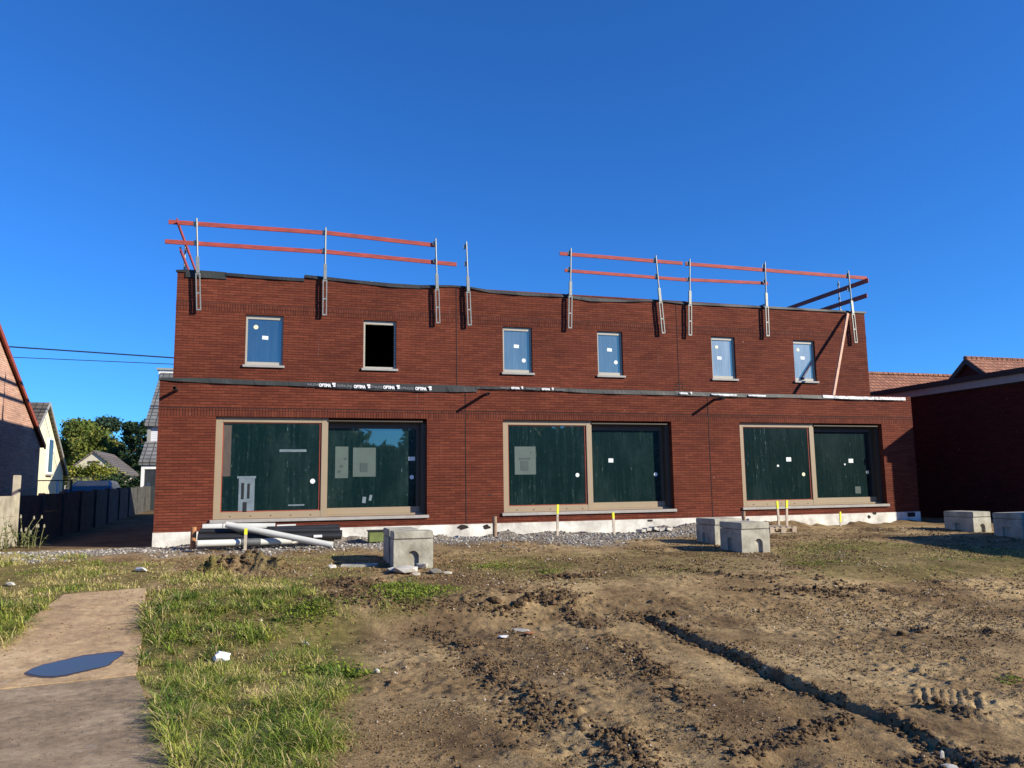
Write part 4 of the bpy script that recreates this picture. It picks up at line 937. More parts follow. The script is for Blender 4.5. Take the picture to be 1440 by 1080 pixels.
for (cx, cyy, rx, ry), mt in zip(PUDS, ('mudwater', 'water')):
    z = gz(cx, cyy)+.012
    MB().quad(*[(cx+rx*1.5*math.cos(6.283*k/20)*random.uniform(.8, 1.1), cyy+ry*1.5*math.sin(6.283*k/20)*random.uniform(.8, 1.1), z) for k in range(20)]).build('puddle', M[mt], None, origin=(cx, cyy, z))['kind'] = 'structure'

def rock(px, py, wpx, hpx, mat, name, lab, cat, group=None, seed=0, flat=1.0):
    p = gp(px, py); dist = p.y; s = wpx/F_PX*dist*1.04/2; h = hpx/F_PX*dist/2; r = random.Random(seed)
    import bmesh
    bm = bmesh.new(); bmesh.ops.create_icosphere(bm, subdivisions=2 if mat == 'white_stone' else 1, radius=1)
    for v in bm.verts:
        k = 1+.30*(vnoise(np.array([v.co.x*1.4+seed*3.1]), np.array([v.co.y*1.4+v.co.z*2.3]), seed)[0])*2
        a = max(abs(v.co.x), abs(v.co.y), abs(v.co.z)); k *= (1/a)**.5*.86
        k *= r.uniform(.82, 1.18); v.co = Vector((v.co.x*k*s, v.co.y*k*s*flat, v.co.z*k*h + h*.8))
    me = bpy.data.meshes.new(name); bm.to_mesh(me); bm.free(); me.materials.append(M[mat])
    o = bpy.data.objects.new(name, me); COL.objects.link(o); o.location = p; return tag(o, lab, cat, group)
rock(313, 928, 21, 14, 'white_stone', 'white_stone', 'bright white stone lying in the grass strip', 'stone', seed=3)
rock(530, 945, 9, 8, 'rubble', 'earth_lump', 'single rounded earth lump on the smooth bare soil', 'clod', seed=5)
rock(198, 803, 16, 7, 'pvc_grey', 'broken_pipe_piece', 'small pale cylinder shaped piece lying in the far grass', 'debris', seed=8)
rock(15, 825, 12, 7, 'rubble', 'pale_rubble', 'small pale lump in the green grass at the left edge', 'debris', seed=9)
rock(467, 800, 13, 7, 'rubble', 'field_stone', 'rounded pale stone left of the concrete chamber shadow', 'stone', seed=11)
for k, (px, py, wp, hp, lab) in enumerate(((572, 806, 34, 12, 'large flat broken concrete piece leaning before the arched chamber'), (553, 805, 20, 8, 'leftmost flat concrete scrap at the foot of the chamber'), (594, 800, 18, 12, 'broken concrete lump under the arch of the chamber'),
                                         (612, 806, 26, 9, 'grey rubble heap piece right of the arched chamber'), (628, 808, 16, 6, 'small rubble piece farthest right of the arched chamber'), (585, 811, 14, 6, 'lowest small rubble piece before the arched chamber'))):
    rock(px, py, wp, hp, 'rubble' if k < 3 else 'concrete_f', 'rubble_piece', lab, 'rubble', 'rubble before the concrete chamber', 20+k)
for k, (px, py, wp, hp, lab) in enumerate(((735, 889, 26, 4, 'pale crumpled scrap pressed into the mud'), (708, 898, 14, 3, 'small white scrap left of the crumpled one in the mud'), (745, 894, 20, 3, 'reddish flat scrap beside the white scraps in the mud'))):
    rock(px, py, wp, hp, ('rubble', 'white_stone', 'terracotta')[k], 'mud_scrap', lab, 'debris', 'scraps in the mud', 40+k)
rock(1325, 1064, 8, 18, 'rubble', 'pale_stone', 'pale pointed stone standing by the puddle at the bottom right', 'stone', seed=51, flat=.5)
rock(1335, 1076, 30, 10, 'rubble', 'pale_stone', 'flat pale stone at the bottom edge beside the pointed one', 'stone', seed=52)
rock(430, 905, 12, 7, 'rubble', 'pale_stone', 'small pale stone at the right rim of the grass strip', 'stone', seed=53)

# concrete inspection chambers
def chamber(x0, x1, y0, y1, z0, z1, lab, arch=True, lidh=.13, aw=.2, ax=None, side_arch=False):
    root = thing('concrete_chamber', lab, 'concrete chamber', ((x0+x1)/2, y0, z0), 'precast concrete chambers before the building')
    zb = z1-lidh; e = .05; ax = ax or (x0+x1)/2; ah = (zb-z0)*.62
    mb = MB(); mb.box(x0+e, x1, y0+e, y1, z0-.1, zb-.004)
    arc = [(ax-aw/2, z0-.1)] + [(ax+aw/2*math.cos(math.pi-math.pi*k/12), z0+ah-aw/2+aw/2*math.sin(math.pi*k/12)) for k in range(13)] + [(ax+aw/2, z0-.1)]
    if arch:
        out = [(x0, z0-.1)] + arc + [(x1, z0-.1), (x1, zb-.004), (x0, zb-.004)]
    else: out = [(x0, z0-.1), (x1, z0-.1), (x1, zb-.004), (x0, zb-.004)]
    # skin in two halves beside the arch plus the crown, so that no face is concave
    n = len(arc)
    def skin(poly): mb.prism([(a, y0, b) for a, b in poly], (0, 0, 0), (0, e-.002, 0))
    if arch:
        mb.box(x0, ax-aw/2, y0, y0+e-.002, z0-.1, zb-.004); mb.box(ax+aw/2, x1, y0, y0+e-.002, z0-.1, zb-.004)
        for (a, b2), (c, d2) in zip(arc[1:-2], arc[2:-1]): skin([(a, b2), (c, d2), (c, zb-.004), (a, zb-.004)])
    else: skin(out)
    ay = (y0+y1)/2+.03
    if side_arch:
        mb.box(x0, x0+e-.002, y0+e, ay-aw/2, z0-.1, zb-.004); mb.box(x0, x0+e-.002, ay+aw/2, y1, z0-.1, zb-.004); mb.box(x0, x0+e-.002, ay-aw/2, ay+aw/2, z0+ah, zb-.004)
    else: mb.box(x0, x0+e-.002, y0+e, y1, z0-.1, zb-.004)
    mb.build('chamber_body', M['concrete'], root)
    mb = MB(); mb.box(x0-.004, x1+.004, y0-.006, y1+.004, zb+.004, z1); mb.build('chamber_lid', M['concrete'], root, bevel=.012)
    return root
p = gp(553.5, 800); r_ = on(609, 800, p.y); top = on(578, 747, p.y)
chamber(p.x, r_.x, p.y, p.y+.42, p.z-.02, top.z, 'concrete chamber with an arched opening standing alone left of centre', aw=.19, ax=on(581, 780, p.y).x)
yb2 = p.y+.55; t2 = on(547, 744.5, yb2); zb2 = gz(t2.x, yb2)
chamber(t2.x, t2.x+.5, yb2, yb2+.72, zb2-.03, t2.z, 'concrete chamber standing half hidden behind the lone arched one', arch=False)
mb = MB(); a = gp(470, 799); mb.beam((p.x-.80, p.y+.52, gz(p.x-.8, p.y+.52)+.0), (p.x-.2, p.y+.42, gz(p.x-.2, p.y+.42)+.01), .3, .07); tag(mb.build('concrete_kerb', M['concrete'], None, origin=a, bevel=.01), 'flat concrete piece lying in the shadow left of the lone chamber', 'concrete piece')
p = gp(1044, 778); r_ = on(1083.5, 778, p.y); top = on(1062, 734.5, p.y)
chamber(p.x, r_.x, p.y, p.y+.75, p.z-.03, top.z, 'nearer of the paired concrete chambers with an arched opening lit by the sun', aw=.17, ax=on(1067, 760, p.y).x, side_arch=True)
p2 = Vector((0, 0, 0)); p2.y = p.y+1.35; l_ = on(1006, 760, p2.y); r2 = on(1045, 760, p2.y); tp = on(1020, 729.5, p2.y); z0 = gz(l_.x, p2.y)
chamber(l_.x, r2.x, p2.y, p2.y+.75, z0-.03, tp.z, 'farther of the paired concrete chambers mostly hidden behind the nearer one', arch=False, side_arch=True)
p = gp(1370, 748); r_ = on(1389, 745, p.y); tp = on(1380, 719.5, p.y)
chamber(p.x, r_.x+.12, p.y, p.y+.85, p.z-.05, tp.z, 'concrete chamber by the dark wall with one narrow sunlit face', aw=.16, side_arch=True)
p = gp(1440, 758); tp = on(1440, 722, p.y)
chamber(p.x-.02, p.x+.9, p.y-.0, p.y+.72, p.z-.05, tp.z, 'shaded concrete chamber cut by the right edge of the picture', aw=.2, side_arch=True)

# marker stakes, pipe stubs
def stake(px, pb, pt, Y, lab, ytop=.3, w_=.042, lean=0.0, mat='stakewood', yel=True):
    b = on(px, pb, Y); t_ = on(px+lean, pt, Y); zg = gz(b.x, Y)-.15
    root = thing('marker_stake', lab, 'stake', (b.x, Y, zg+.15), 'wooden marker stakes')
    d = (t_-b).normalized(); s = b + d*((t_-b).length*(1-ytop)); e = Vector((b.x, Y, zg))
    MB().beam(e, s, w_, w_*.6, (0, 1, 0)).build('stake_body', M[mat], root)
    if yel: MB().beam(s+d*.001, t_, w_*1.05, w_*.65, (0, 1, 0)).build('painted_tip', M['yellow'], root)
stake(344.5, 772, 743, 16.35, 'stake with a yellow tip standing in front of the pipe pile', .3, .055, 1.5)
stake(783.5, 746, 709.5, 17.2, 'taller stake with a yellow tip in front of the middle window', .36, .05, .8)
stake(863.5, 742, 720.5, 17.3, 'short leaning stake with a yellow tip in front of the middle window', .4, .05, -1.5)
stake(1095.5, 736, 704.5, 17.35, 'left stake of the yellow tipped pair before the right window', .34, .055, -3)
stake(1106, 736, 703.5, 17.4, 'right stake of the yellow tipped pair before the right window', .34, .055, .3)
stake(1182, 739, 719.5, 17.5, 'thin yellowish stake by the foundation under the right window', .75, .04, -.5)
def stub(px, pb, pt, Y, r, mat, lab):
    b = on(px, pb, Y); t_ = on(px, pt, Y); z = gz(b.x, Y); mb = MB(); mb.tube([(b.x, Y, z-.1), (b.x, Y, t_.z)], r, 16, inner=.85)
    tag(mb.build('pipe_stub', M[mat], None, origin=(b.x, Y, z), smooth=True), lab, 'pipe stub')
stub(271.5, 765, 741, 17.0, .055, 'terracotta', 'terracotta coloured pipe stub standing left of the pipe pile')
stub(695.8, 748, 726, 17.4, .05, 'brownpipe', 'dusty brown pipe stub standing under the middle window edge')
stub(1046, 735, 719, 17.6, .05, 'brownpipe', 'short reddish pipe stub standing behind the paired chambers')

# pipe pile
def pipe(a, b, r, mat, lab, inner=.86, collar=None):
    o = Vector(a); mb = MB(); mb.tube([a, b], r, 18, inner=inner); ob = mb.build('drain_pipe', M[mat], None, origin=o, smooth=True)
    tag(ob, lab, 'pipe', 'drain pipes piled by the wall')
    if collar:
        a, b = Vector(a), Vector(b); MB().tube([a+(b-a)*collar[0], a+(b-a)*collar[1]], r*1.12, 18).build('pipe_sleeve', M['pvc_dark'], ob, smooth=True)
def pp(px, py, Y): return on(px, py, Y)
zg = gz(0, 16.6)
pipe(pp(277, 764.5, 16.35), pp(409, 760.5, 16.75), .065, 'pvc_grey', 'pale pipe with a dark sleeve at the front bottom of the pile', collar=(.45, .66))
for k, (ya, yb_, Y, xa, xb) in enumerate(((756, 753.5, 16.75, 278, 480), (751.5, 750, 17.05, 279, 481), (747.5, 746, 16.9, 281, 478), (744.5, 741, 17.1, 375, 477), (757.5, 756, 17.05, 279, 470))):
    pipe(pp(xa, ya, Y), pp(xb, yb_, Y), (.075, .07, .062, .06, .07)[k], 'pvc_black', ('front black pipe of the pile with a small white tag', 'middle black pipe in the pile', 'black pipe lying on the middle of the pile', 'short black pipe on the right top of the pile', 'black pipe against the wall at the bottom of the pile')[k])
tg = bpy.data.objects['drain_pipe.001']; a = on(441, 755, 16.66); b = on(453, 752, 16.66); MB().box(a.x, b.x, 16.655, 16.675, a.z-.012, b.z).build('pipe_tag', M['white'], tg)
pipe(pp(285, 742, 17.25), pp(313, 741, 17.25), .075, 'pvc_grey', 'short pale pipe end at the left top of the pile')
pipe(pp(314, 741, 17.3), pp(387, 740.5, 17.3), .075, 'pvc_grey', 'pale pipe along the wall on top of the pile')
pipe(pp(389.5, 741.5, 17.35), pp(416, 740.5, 17.35), .055, 'pvc_grey', 'small pale pipe piece at the right top of the pile')
e = gp(468, 771); pipe(pp(318, 737.5, 16.75), (e.x, e.y, e.z+.06), .062, 'pvc_grey', 'long pale grey pipe lying diagonally across the pile')
# green box and dark boards at the wall foot
a = on(519, 756, 17.0); b = on(541, 745.5, 17.0); r = thing('green_crate', 'olive green box lying by the foundation behind the lone chamber', 'crate', (a.x, 17.0, a.z))
mb = MB(); mb.box(a.x, b.x, 17, 17.3, a.z-.1, b.z-.03); mb.build('crate_body', M['greenbox'], r, bevel=.01); MB().box(a.x-.02, b.x+.02, 16.98, 17.32, b.z-.029, b.z).build('crate_lid', M['blackmetal'], r, bevel=.005)
p = on(982, 734, 17.3)
# pallet
a = on(1083, 745, 16.2); b = on(1120, 735.5, 16.2); r = thing('wooden_pallet', 'weathered wooden pallet by the foundation behind the paired chambers', 'pallet', (a.x, 16.2, a.z))
z0, z1 = gz(a.x, 16.2), 0; hgt = .15
for k in range(3):
    yy = 16.2+.38*k
    for j in range(3):
        xx = a.x+(b.x-a.x-.12)*j/2; MB().box(xx, xx+.12, yy, yy+.1, z0+.022, z0+hgt-.045).build('pallet_block', M['pallet'], r)
    MB().box(a.x, b.x, yy, yy+.1, z0, z0+.021).build('bottom_board', M['pallet'], r)
    MB().box(a.x, b.x, yy-.001, yy+.1, z0+hgt-.044, z0+hgt-.024).build('stringer_board', M['pallet'], r)
for j in range(5):
    xx = a.x+(b.x-a.x-.1)*j/4; MB().box(xx, xx+.1, 16.2, 17.06, z0+hgt-.023, z0+hgt).build('deck_board', M['pallet'], r)
# broken mortar ledge under the middle window
p = on(922, 738, 17.4); mb = MB()
for k in range(5): mb.beam((p.x-.45+k*.17, 17.4+.03*(k % 2), gz(p.x, 17.4)+.05+.03*(k % 3)), (p.x-.3+k*.17, 17.45, gz(p.x, 17.4)+.06+.02*(k % 2)), .2, .06)
tag(mb.build('mortar_crust', M['rubble'], None, origin=p), 'crust of broken pale mortar at the wall foot under the middle window', 'rubble')

# ------------------------------------------------------------------ left: concrete fence, gate, weeds
FX = -5.62
fn = thing('concrete_fence', 'concrete panel fence with slotted posts along the left side', 'fence', (FX, 20.3, .5))
def fpost(y, top): MB().box(FX-.07, FX+.07, y-.065, y+.065, .1, top).build('fence_post', M['concrete_f' if y < 21 else 'concrete_shade'], fn, bevel=.012)
M['concrete_shade'] = plain('shaded_concrete', (0.075, 0.072, 0.064), 0.92, 0, 0.3, 2.5, 0.5, c2=(0.04, 0.038, 0.033))  # darker copy of the old concrete, the building's shade painted into it
ys_ = [16.3, 18.25, 20.25, 22.3, 24.3, 26.3, 28.3, 30.3, 32.3, 34.3, 36.3, 38.3, 40.3]
for k, y in enumerate(ys_):
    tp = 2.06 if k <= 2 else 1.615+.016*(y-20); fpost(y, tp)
MB().box(FX-.16, FX-.075, 20.55, 20.66, .2, 2.05).build('spare_post', M['concrete_f'], fn, bevel=.01)
for y0, y1 in zip(ys_[:-1], ys_[1:]):
    zt = 1.60+max(0, (y0-20))*.016
    for j in range(3):
        a = zt-1.35+j*.45; MB().box(FX-.022, FX+.022, y0+.067, y1-.067, a+.002-(.5 if j == 0 else 0), a+.447).build('fence_panel', M['concrete_f' if y0 < 20 else 'concrete_shade'], fn)
g = thing('mesh_gate', 'dark framed wire mesh gate beyond the fence beside the blue car', 'gate', (-8, 33.5, .7))
xa, xb = -8.7, -7.45; zt = 2.14
MB().box(xa, xb, 33.48, 33.52, zt-.04, zt).build('gate_frame', M['blackmetal'], g)
for xx in (xa, xb-.05, (xa+xb)/2+.1): MB().box(xx, xx+.05, 33.47, 33.53, .6, zt-.041).build('gate_bar', M['blackmetal'] if xx != (xa+xb)/2+.1 else M['white'], g)
mb = MB()
for k in range(24): mb.box(xa+.05+k*.049, xa+.056+k*.049, 33.497, 33.503, .7, zt-.045)
mb.build('wire_mesh', M['galv'], g)
g2 = thing('mesh_fence', 'low wire mesh fence stretch left of and behind the blue car', 'fence', (-6.5, 36.5, .7))
MB().box(-8.3, -7.3, 36.48, 36.52, 2.27, 2.31).build('top_rail', M['blackmetal'], g2)
mb = MB()
for k in range(24): mb.box(-8.28+k*.04, -8.272+k*.04, 36.497, 36.503, .8, 2.268)
mb.build('wire_mesh', M['galv'], g2)

def leaves(n, cens, rads, size, col, seed=0, colvar=.35, yel=None, yelp=0.0, shell=.35):
    r = np.random.default_rng(seed); k = r.integers(0, len(cens), n); C = np.array(cens)[k]; R = np.array(rads)[k]
    u = r.normal(size=(n, 3)); u /= np.linalg.norm(u, axis=1)[:, None]; rad = (shell+(1-shell)*r.random(n)**.6)*(0.72+.7*r.random(n)**2)
    P = C + u*rad[:, None]*R
    a = r.normal(size=(n, 3)); a /= np.linalg.norm(a, axis=1)[:, None]; b = np.cross(a, u + .6*r.normal(size=(n, 3))); b /= np.linalg.norm(b, axis=1)[:, None]
    s = size*(.6+.8*r.random(n))[:, None]
    V = np.stack([P-a*s, P+b*s*.55, P+a*s, P-b*s*.55], 1).reshape(-1, 3)
    F = np.arange(4*n).reshape(n, 4); cl = np.array(col)[None]*(1-colvar+2*colvar*r.random((n, 1)))*(.75+.5*((k*37 % 11)/11.0))[:, None]
    if yel is not None:
        w_ = (r.random(n) < yelp)[:, None]; cl = np.where(w_, np.array(yel)[None]*(.7+.6*r.random((n, 1))), cl)
    return V, F, np.repeat(cl, 4, 0)
def tree(x, y, zb, h, wd, lab, col, seed, name='leafy_tree', n=9000, leaf=.16, group='trees beyond the gardens', trunk=.28, yel=None, yelp=0, cat='tree'):
    r = random.Random(seed); root = thing(name, lab, cat, (x, y, zb), group)
    mb = MB(); th = h*trunk
    mb.tube([(x, y, zb-.3), (x+.1, y, zb+th), (x+.05, y, zb+h*.75)], [wd*.055, wd*.04, wd*.012], 8)
    cens, rads = [], []
    for k in range(26):
        a = r.uniform(0, 6.283); f = r.random(); zz = zb+th*.8+(h-th*.8)*(f**.75); prof = (1-f)**.6*1.05+.08
        rr = wd*.5*prof*r.uniform(.35, .95); c = (x+rr*math.cos(a), y+rr*math.sin(a), min(zz, zb+h*.93)); q = wd*r.uniform(.09, .19)
        cens.append(c); rads.append((q, q, q*.8))
        if k % 3 == 0: mb.tube([(x+.05, y, zb+th*.9+(c[2]-zb-th)*.35), c], [wd*.018, wd*.006], 6)
    cens.append((x, y, zb+h*.55)); rads.append((wd*.3, wd*.3, h*.25))
    mb.build('trunk', M['bark'], root, smooth=True)
    V, F, C = leaves(n, cens, rads, leaf, col, seed, yel=yel, yelp=yelp)
    np_mesh('crown', V - np.array([x, y, zb]), F, M['leaf'], C, None, False, root)
def hedge(x, y, zb, wx, wy, h, lab, col, seed, n, leaf, yel=None, yelp=0, name='garden_shrub'):
    r = random.Random(seed); cens, rads = [], []
    for k in range(16):
        a = r.uniform(0, 6.283); f = math.sqrt(r.random())*.75; cens.append((x+wx*.5*f*math.cos(a), y+wy*.5*f*math.sin(a), zb+h*r.uniform(.25, .8))); rads.append((wx*.2, wy*.2, h*.22))
    root = thing(name, lab, 'shrub', (x, y, zb)); V, F, C = leaves(n, cens, rads, leaf, col, seed, yel=yel, yelp=yelp)
    np_mesh('foliage', V - np.array([x, y, zb]), F, M['leaf'], C, None, False, root)
    mb = MB()
    for k in range(5): mb.tube([(x+.1*k-.2, y, zb-.1), tuple(Vector(cens[k]))], [.05, .02], 6)
    mb.build('stem', M['bark'], root)
# weed by the fence
def weed(x, y, h, n, lab, seed):
    r = random.Random(seed); z = gz(x, y); root = thing('tall_weed', lab, 'weed', (x, y, z)); st = MB(); lf = MB(); hd = MB()
    for k in range(n):
        a = r.uniform(0, 6.283); l = r.uniform(.1, .45)*h; hh = h*r.uniform(.5, 1); p0 = Vector((x+r.uniform(-.12, .12), y+r.uniform(-.12, .12), z-.02)); p2 = p0+Vector((l*math.cos(a), l*math.sin(a), hh)); p1 = (p0+p2)/2+Vector((0, 0, hh*.12))
        st.tube([p0, p1, p2], [.008, .006, .004], 5)
        if hh > h*.7: MB().tube([p2-Vector((0, 0, .02)), p2+Vector((0, 0, .05))], [.022, .012], 6).build('seed_head', M['weed_head'], root)
        for j in range(7):
            c = p0.lerp(p2, r.uniform(.1, .85)); b = r.uniform(0, 6.283); s = r.uniform(.06, .16); dv = Vector((math.cos(b), math.sin(b), r.uniform(-.2, .5)))*s; sd = Vector((-math.sin(b), math.cos(b), 0))*s*.2
            lf.quad(c, c+dv*.5+sd, c+dv, c+dv*.5-sd)
    st.build('stems', M['weed_stem'], root); lf.build('leaves', M['weed_leaf'], root, fix=False); pass
M['weed_stem'] = plain('weed_stem', (0.2, 0.2, 0.08), 0.8); M['weed_leaf'] = plain('weed_leaf', (0.10, 0.15, 0.03), 0.7, 0, .4, 9); M['weed_head'] = plain('weed_head', (0.3, 0.27, 0.2), 0.9)
weed(-5.25, 19.6, .72, 12, 'tallest dry weed with pale heads in front of the fence post', 1)
weed(-4.95, 19.2, .5, 10, 'leafy weed right of the fence post', 2)
weed(-5.45, 18.9, .6, 9, 'low weed at the foot of the sunlit fence panel', 3)

# blue car behind the fence
def car():
    x, y, z = -7.0, 33.2, gz(-7, 33.2); w_ = .86
    root = thing('parked_car', 'blue car parked behind the concrete fence, only its roof and windows showing', 'car', (x, y, z))
    side = [(-.0, .35), (.0, .62), (.12, .9), (.9, 1.02), (1.0, 1.03), (3.1, 1.02), (3.75, .95), (3.8, .4), (3.5, .3), (.3, .3)]
    mb = MB(); mb.prism([(x-w_, y+a, z+b) for a, b in side], (0, 0, 0), (2*w_, 0, 0)); mb.build('car_body', M['car'], root, bevel=.04)
    A = [(-w_*.93, .95, 1.03), (w_*.93, .95, 1.03), (w_*.93, 3.55, 1.0), (-w_*.93, 3.55, 1.0)]; B = [(-w_*.72, 1.75, 1.46), (w_*.72, 1.75, 1.46), (w_*.72, 3.0, 1.45), (-w_*.72, 3.0, 1.45)]
    A = [(x+a, y+b, z+c) for a, b, c in A]; B = [(x+a, y+b, z+c) for a, b, c in B]
    mb = MB(); mb.add(A+B, [(4,5,6,7), (0,1,5,4), (1,2,6,5), (2,3,7,6), (3,0,4,7)]); mb.build('cabin', M['car'], root, bevel=.03)
    def win(i, j, k, l, f, g_): # inset quad proud of a cabin face
        P = [Vector(v) for v in (A[i], A[j], B[k], B[l])]; c = sum(P, Vector())/4; nrm = (P[1]-P[0]).cross(P[3]-P[0]).normalized()
        if nrm.dot(c-Vector((x, y+2.2, z+1.2))) < 0: nrm = -nrm
        Q = [c+(p-c)*f+nrm*.012 for p in P]; MB().prism(Q, (0, 0, 0), tuple(-nrm*.02)).build(g_, M['pane_dark'], root)
    win(0, 1, 1, 0, .88, 'windscreen'); win(1, 2, 2, 1, .84, 'side_window'); win(3, 0, 0, 3, .84, 'side_window'); win(2, 3, 3, 2, .85, 'rear_window')
    for sx in (-1, 1):
        mb = MB(); mb.box(x+sx*w_*.98-.09, x+sx*w_*.98+.09, y+1.15, y+1.25, z+1.02, z+1.14); mb.build('wing_mirror', M['car'], root, bevel=.02)
        mb = MB(); mb.box(x+sx*.6-.16, x+sx*.6+.16, y-.012, y+.1, z+.62, z+.78); mb.build('headlight', M['white'], root, bevel=.02)
        mb = MB(); mb.box(x+sx*.66-.1, x+sx*.66+.1, y+3.7, y+3.81, z+.65, z+.85); mb.build('tail_light', M['lamp_red'], root)
        for yy in (.75, 3.0):
            wv = MB(); wv.tube([(x+sx*.7, y+yy, z+.31), (x+sx*.9, y+yy, z+.31)], .31, 20); wl = wv.build('wheel', M['tyre'], root, smooth=True)
            MB().tube([(x+sx*.89, y+yy, z+.31), (x+sx*.91, y+yy, z+.31)], .19, 14).build('rim', M['galv'], wl)
    mb = MB(); mb.tube([(x, y+2.9, z+1.45), (x, y+3.1, z+1.62)], .01, 6); mb.build('aerial', M['blackmetal'], root)
car()

# ------------------------------------------------------------------ neighbouring houses
def gable_x(name, lab, X, depth, y0, y1, yr, zb, ze, zr, wall, tile, over=.12, verge=None, cat='house'):
    """house whose gable wall lies in the plane x = X and whose body runs to X-depth (or +)"""
    root = thing(name, lab, cat, (X, (y0+y1)/2, zb)); s = -1 if depth > 0 else 1; X2 = X-depth
    mb = MB(); mb.prism([(X, y0, zb-.5), (X, y1, zb-.5), (X, y1, ze), (X, yr, zr), (X, y0, ze)], (0, 0, 0), (-depth, 0, 0)); mb.build('wall', M[wall], root)
    k0 = (zr-ze)/(yr-y0); k1 = (zr-ze)/(y1-yr); ov = over; rf = None
    for ya, sg, kk in ((y0, -1, k0), (y1, 1, k1)):
        mb = MB(); e = .25; P = [(X-s*ov, yr, zr+.02), (X-s*ov, ya+sg*e, ze-kk*e+.02), (X-s*ov, ya+sg*e, ze-kk*e+.09), (X-s*ov, yr, zr+.11)]
        mb.prism(P, (0, 0, 0), (-(depth-s*2*ov), 0, 0)); rf = mb.build('roof_slope', M[tile], root)
        if verge: mb = MB(); mb.prism([(X-s*(ov+.002), p[1], p[2]+(-.05 if i in (0, 1) else .02)) for i, p in enumerate(P)], (0, 0, 0), (-s*.05, 0, 0)); mb.build('verge_trim', M[verge], root)
    return root
# pink brick gable at the far left
GX0 = -7.5; kv = .586; yr = 22.0; zr = 5.91+kv*2.7
h1 = gable_x('brick_house', 'pinkish brick house with a tall gable cut by the left edge', GX0, 9, 14.8, 29.2, yr, .5, zr-kv*7.2, zr, 'brick_pink', 'tile_red', .06, 'verge')
# cream house behind it
h2 = gable_x('cream_house', 'cream rendered house with a steep gable and dark tiles', -11.0, 8, 39.4, 47.4, 43.4, .6, 2.75, 5.98, 'cream', 'tile_brown', .15, 'soffit')
yw = 44.6; mb = MB(); mb.box(-11.0, -10.93, yw-.55, yw+.35, 2.6, 4.4); wv = mb.build('window_frame', M['white'], h2); MB().box(-10.929, -10.92, yw-.45, yw+.25, 2.7, 4.3).build('pane', M['pane_dark'], wv); MB().box(-11.0, -10.85, yw-.6, yw+.4, 2.52, 2.598).build('window_sill', M['stone'], wv)
# small gabled outbuilding
def gable_y(name, lab, x0, x1, xr, Y, depth, zb, ze, zr, wall, tile, over=.2, cat='house'):
    root = thing(name, lab, cat, ((x0+x1)/2, Y, zb))
    mb = MB(); mb.prism([(x0, Y, zb-.8), (x1, Y, zb-.8), (x1, Y, ze), (xr, Y, zr), (x0, Y, ze)], (0, 0, 0), (0, depth, 0)); mb.build('wall', M[wall], root)
    for xa, sg in ((x0, -1), (x1, 1)):
        kk = (zr-ze)/abs(xr-xa); e = .3; P = [(xr, Y-over, zr+.02), (xa+sg*e, Y-over, ze-kk*e+.02), (xa+sg*e, Y-over, ze-kk*e+.17), (xr, Y-over, zr+.19)]
        mb = MB(); mb.prism(P, (0, 0, 0), (0, depth+2*over, 0)); mb.build('roof_slope', M[tile], root)
    return root
h3 = gable_y('garage_house', 'small beige house with a low brown gable roof behind the hedge', -18.4, -13.85, -16.1, 80, 9, .8, 3.45, 5.3, 'beige', 'tile_small')
MB().box(-16.6, -15.6, 79.95, 79.99, 4.35, 4.5).build('gable_vent', M['dark'], h3)
# white boarded house behind the building corner
h4 = thing('white_house', 'white boarded house with grey roof peeping out behind the left building corner', 'house', (-2.0, 41.4, .8))
X0, X1, Y4 = -6.04, 2.3, 41.4
mb = MB(); mb.prism([(X0, Y4, .2), (X0, Y4+9.2, .2), (X0, Y4+9.2, 4.98), (X0, Y4+4.6, 8.15), (X0, Y4, 4.98)], (0, 0, 0), (X1-X0, 0, 0)); mb.build('wall', M['siding'], h4)
for sg, ya in ((-1, Y4), (1, Y4+9.2)):
    kk = 3.17/4.6; P = [(X0-.12, Y4+4.6, 8.17), (X0-.12, ya+sg*.3, 4.98-kk*.3+.02), (X0-.12, ya+sg*.3, 4.98-kk*.3+.16), (X0-.12, Y4+4.6, 8.31)]
    mb = MB(); mb.prism(P, (0, 0, 0), (X1-X0+.24, 0, 0)); mb.build('roof_slope', M['tile_grey'], h4)
mb = MB(); mb.box(X0-.02, X0+.13, Y4-.1, Y4-.01, .5, 4.8); mb.build('corner_trim', M['soffit'], h4)
mb = MB()
for k in range(17): mb.box(X0+.14, X1, Y4-.015, Y4-.002, 3.5+k*.09, 3.5+k*.09+.075)
mb.build('cladding_board', M['siding'], h4)
P = [(X0-.1, Y4, 3.92), (X0-.1, Y4-1.6, 2.88), (X0-.1, Y4-1.6, 3.03), (X0-.1, Y4, 4.08)]; mb = MB(); mb.prism(P, (0, 0, 0), (5, 0, 0)); mb.build('porch_roof', M['tile_grey'], h4)
mb = MB(); mb.box(X0, X0+.14, Y4-1.5, Y4-1.36, .4, 2.86); mb.box(X0+.14, X0+3, Y4-1.5, Y4-1.36, 2.69, 2.86); mb.build('porch_frame', M['white'], h4)
MB().box(X0+.141, X0+3, Y4-1.44, Y4-1.4, .4, 2.689).build('porch_glass', M['pane_dark'], h4)
p = on(236, 522, Y4+4.6); mb = MB(); mb.box(p.x-.4, p.x+.8, Y4+4.2, Y4+5.0, 7.4, p.z); ch = mb.build('chimney', M['white'], h4); MB().box(p.x-.5, p.x+.9, Y4+4.1, Y4+5.1, p.z+.001, p.z+.1).build('chimney_cap', M['soffit'], ch)
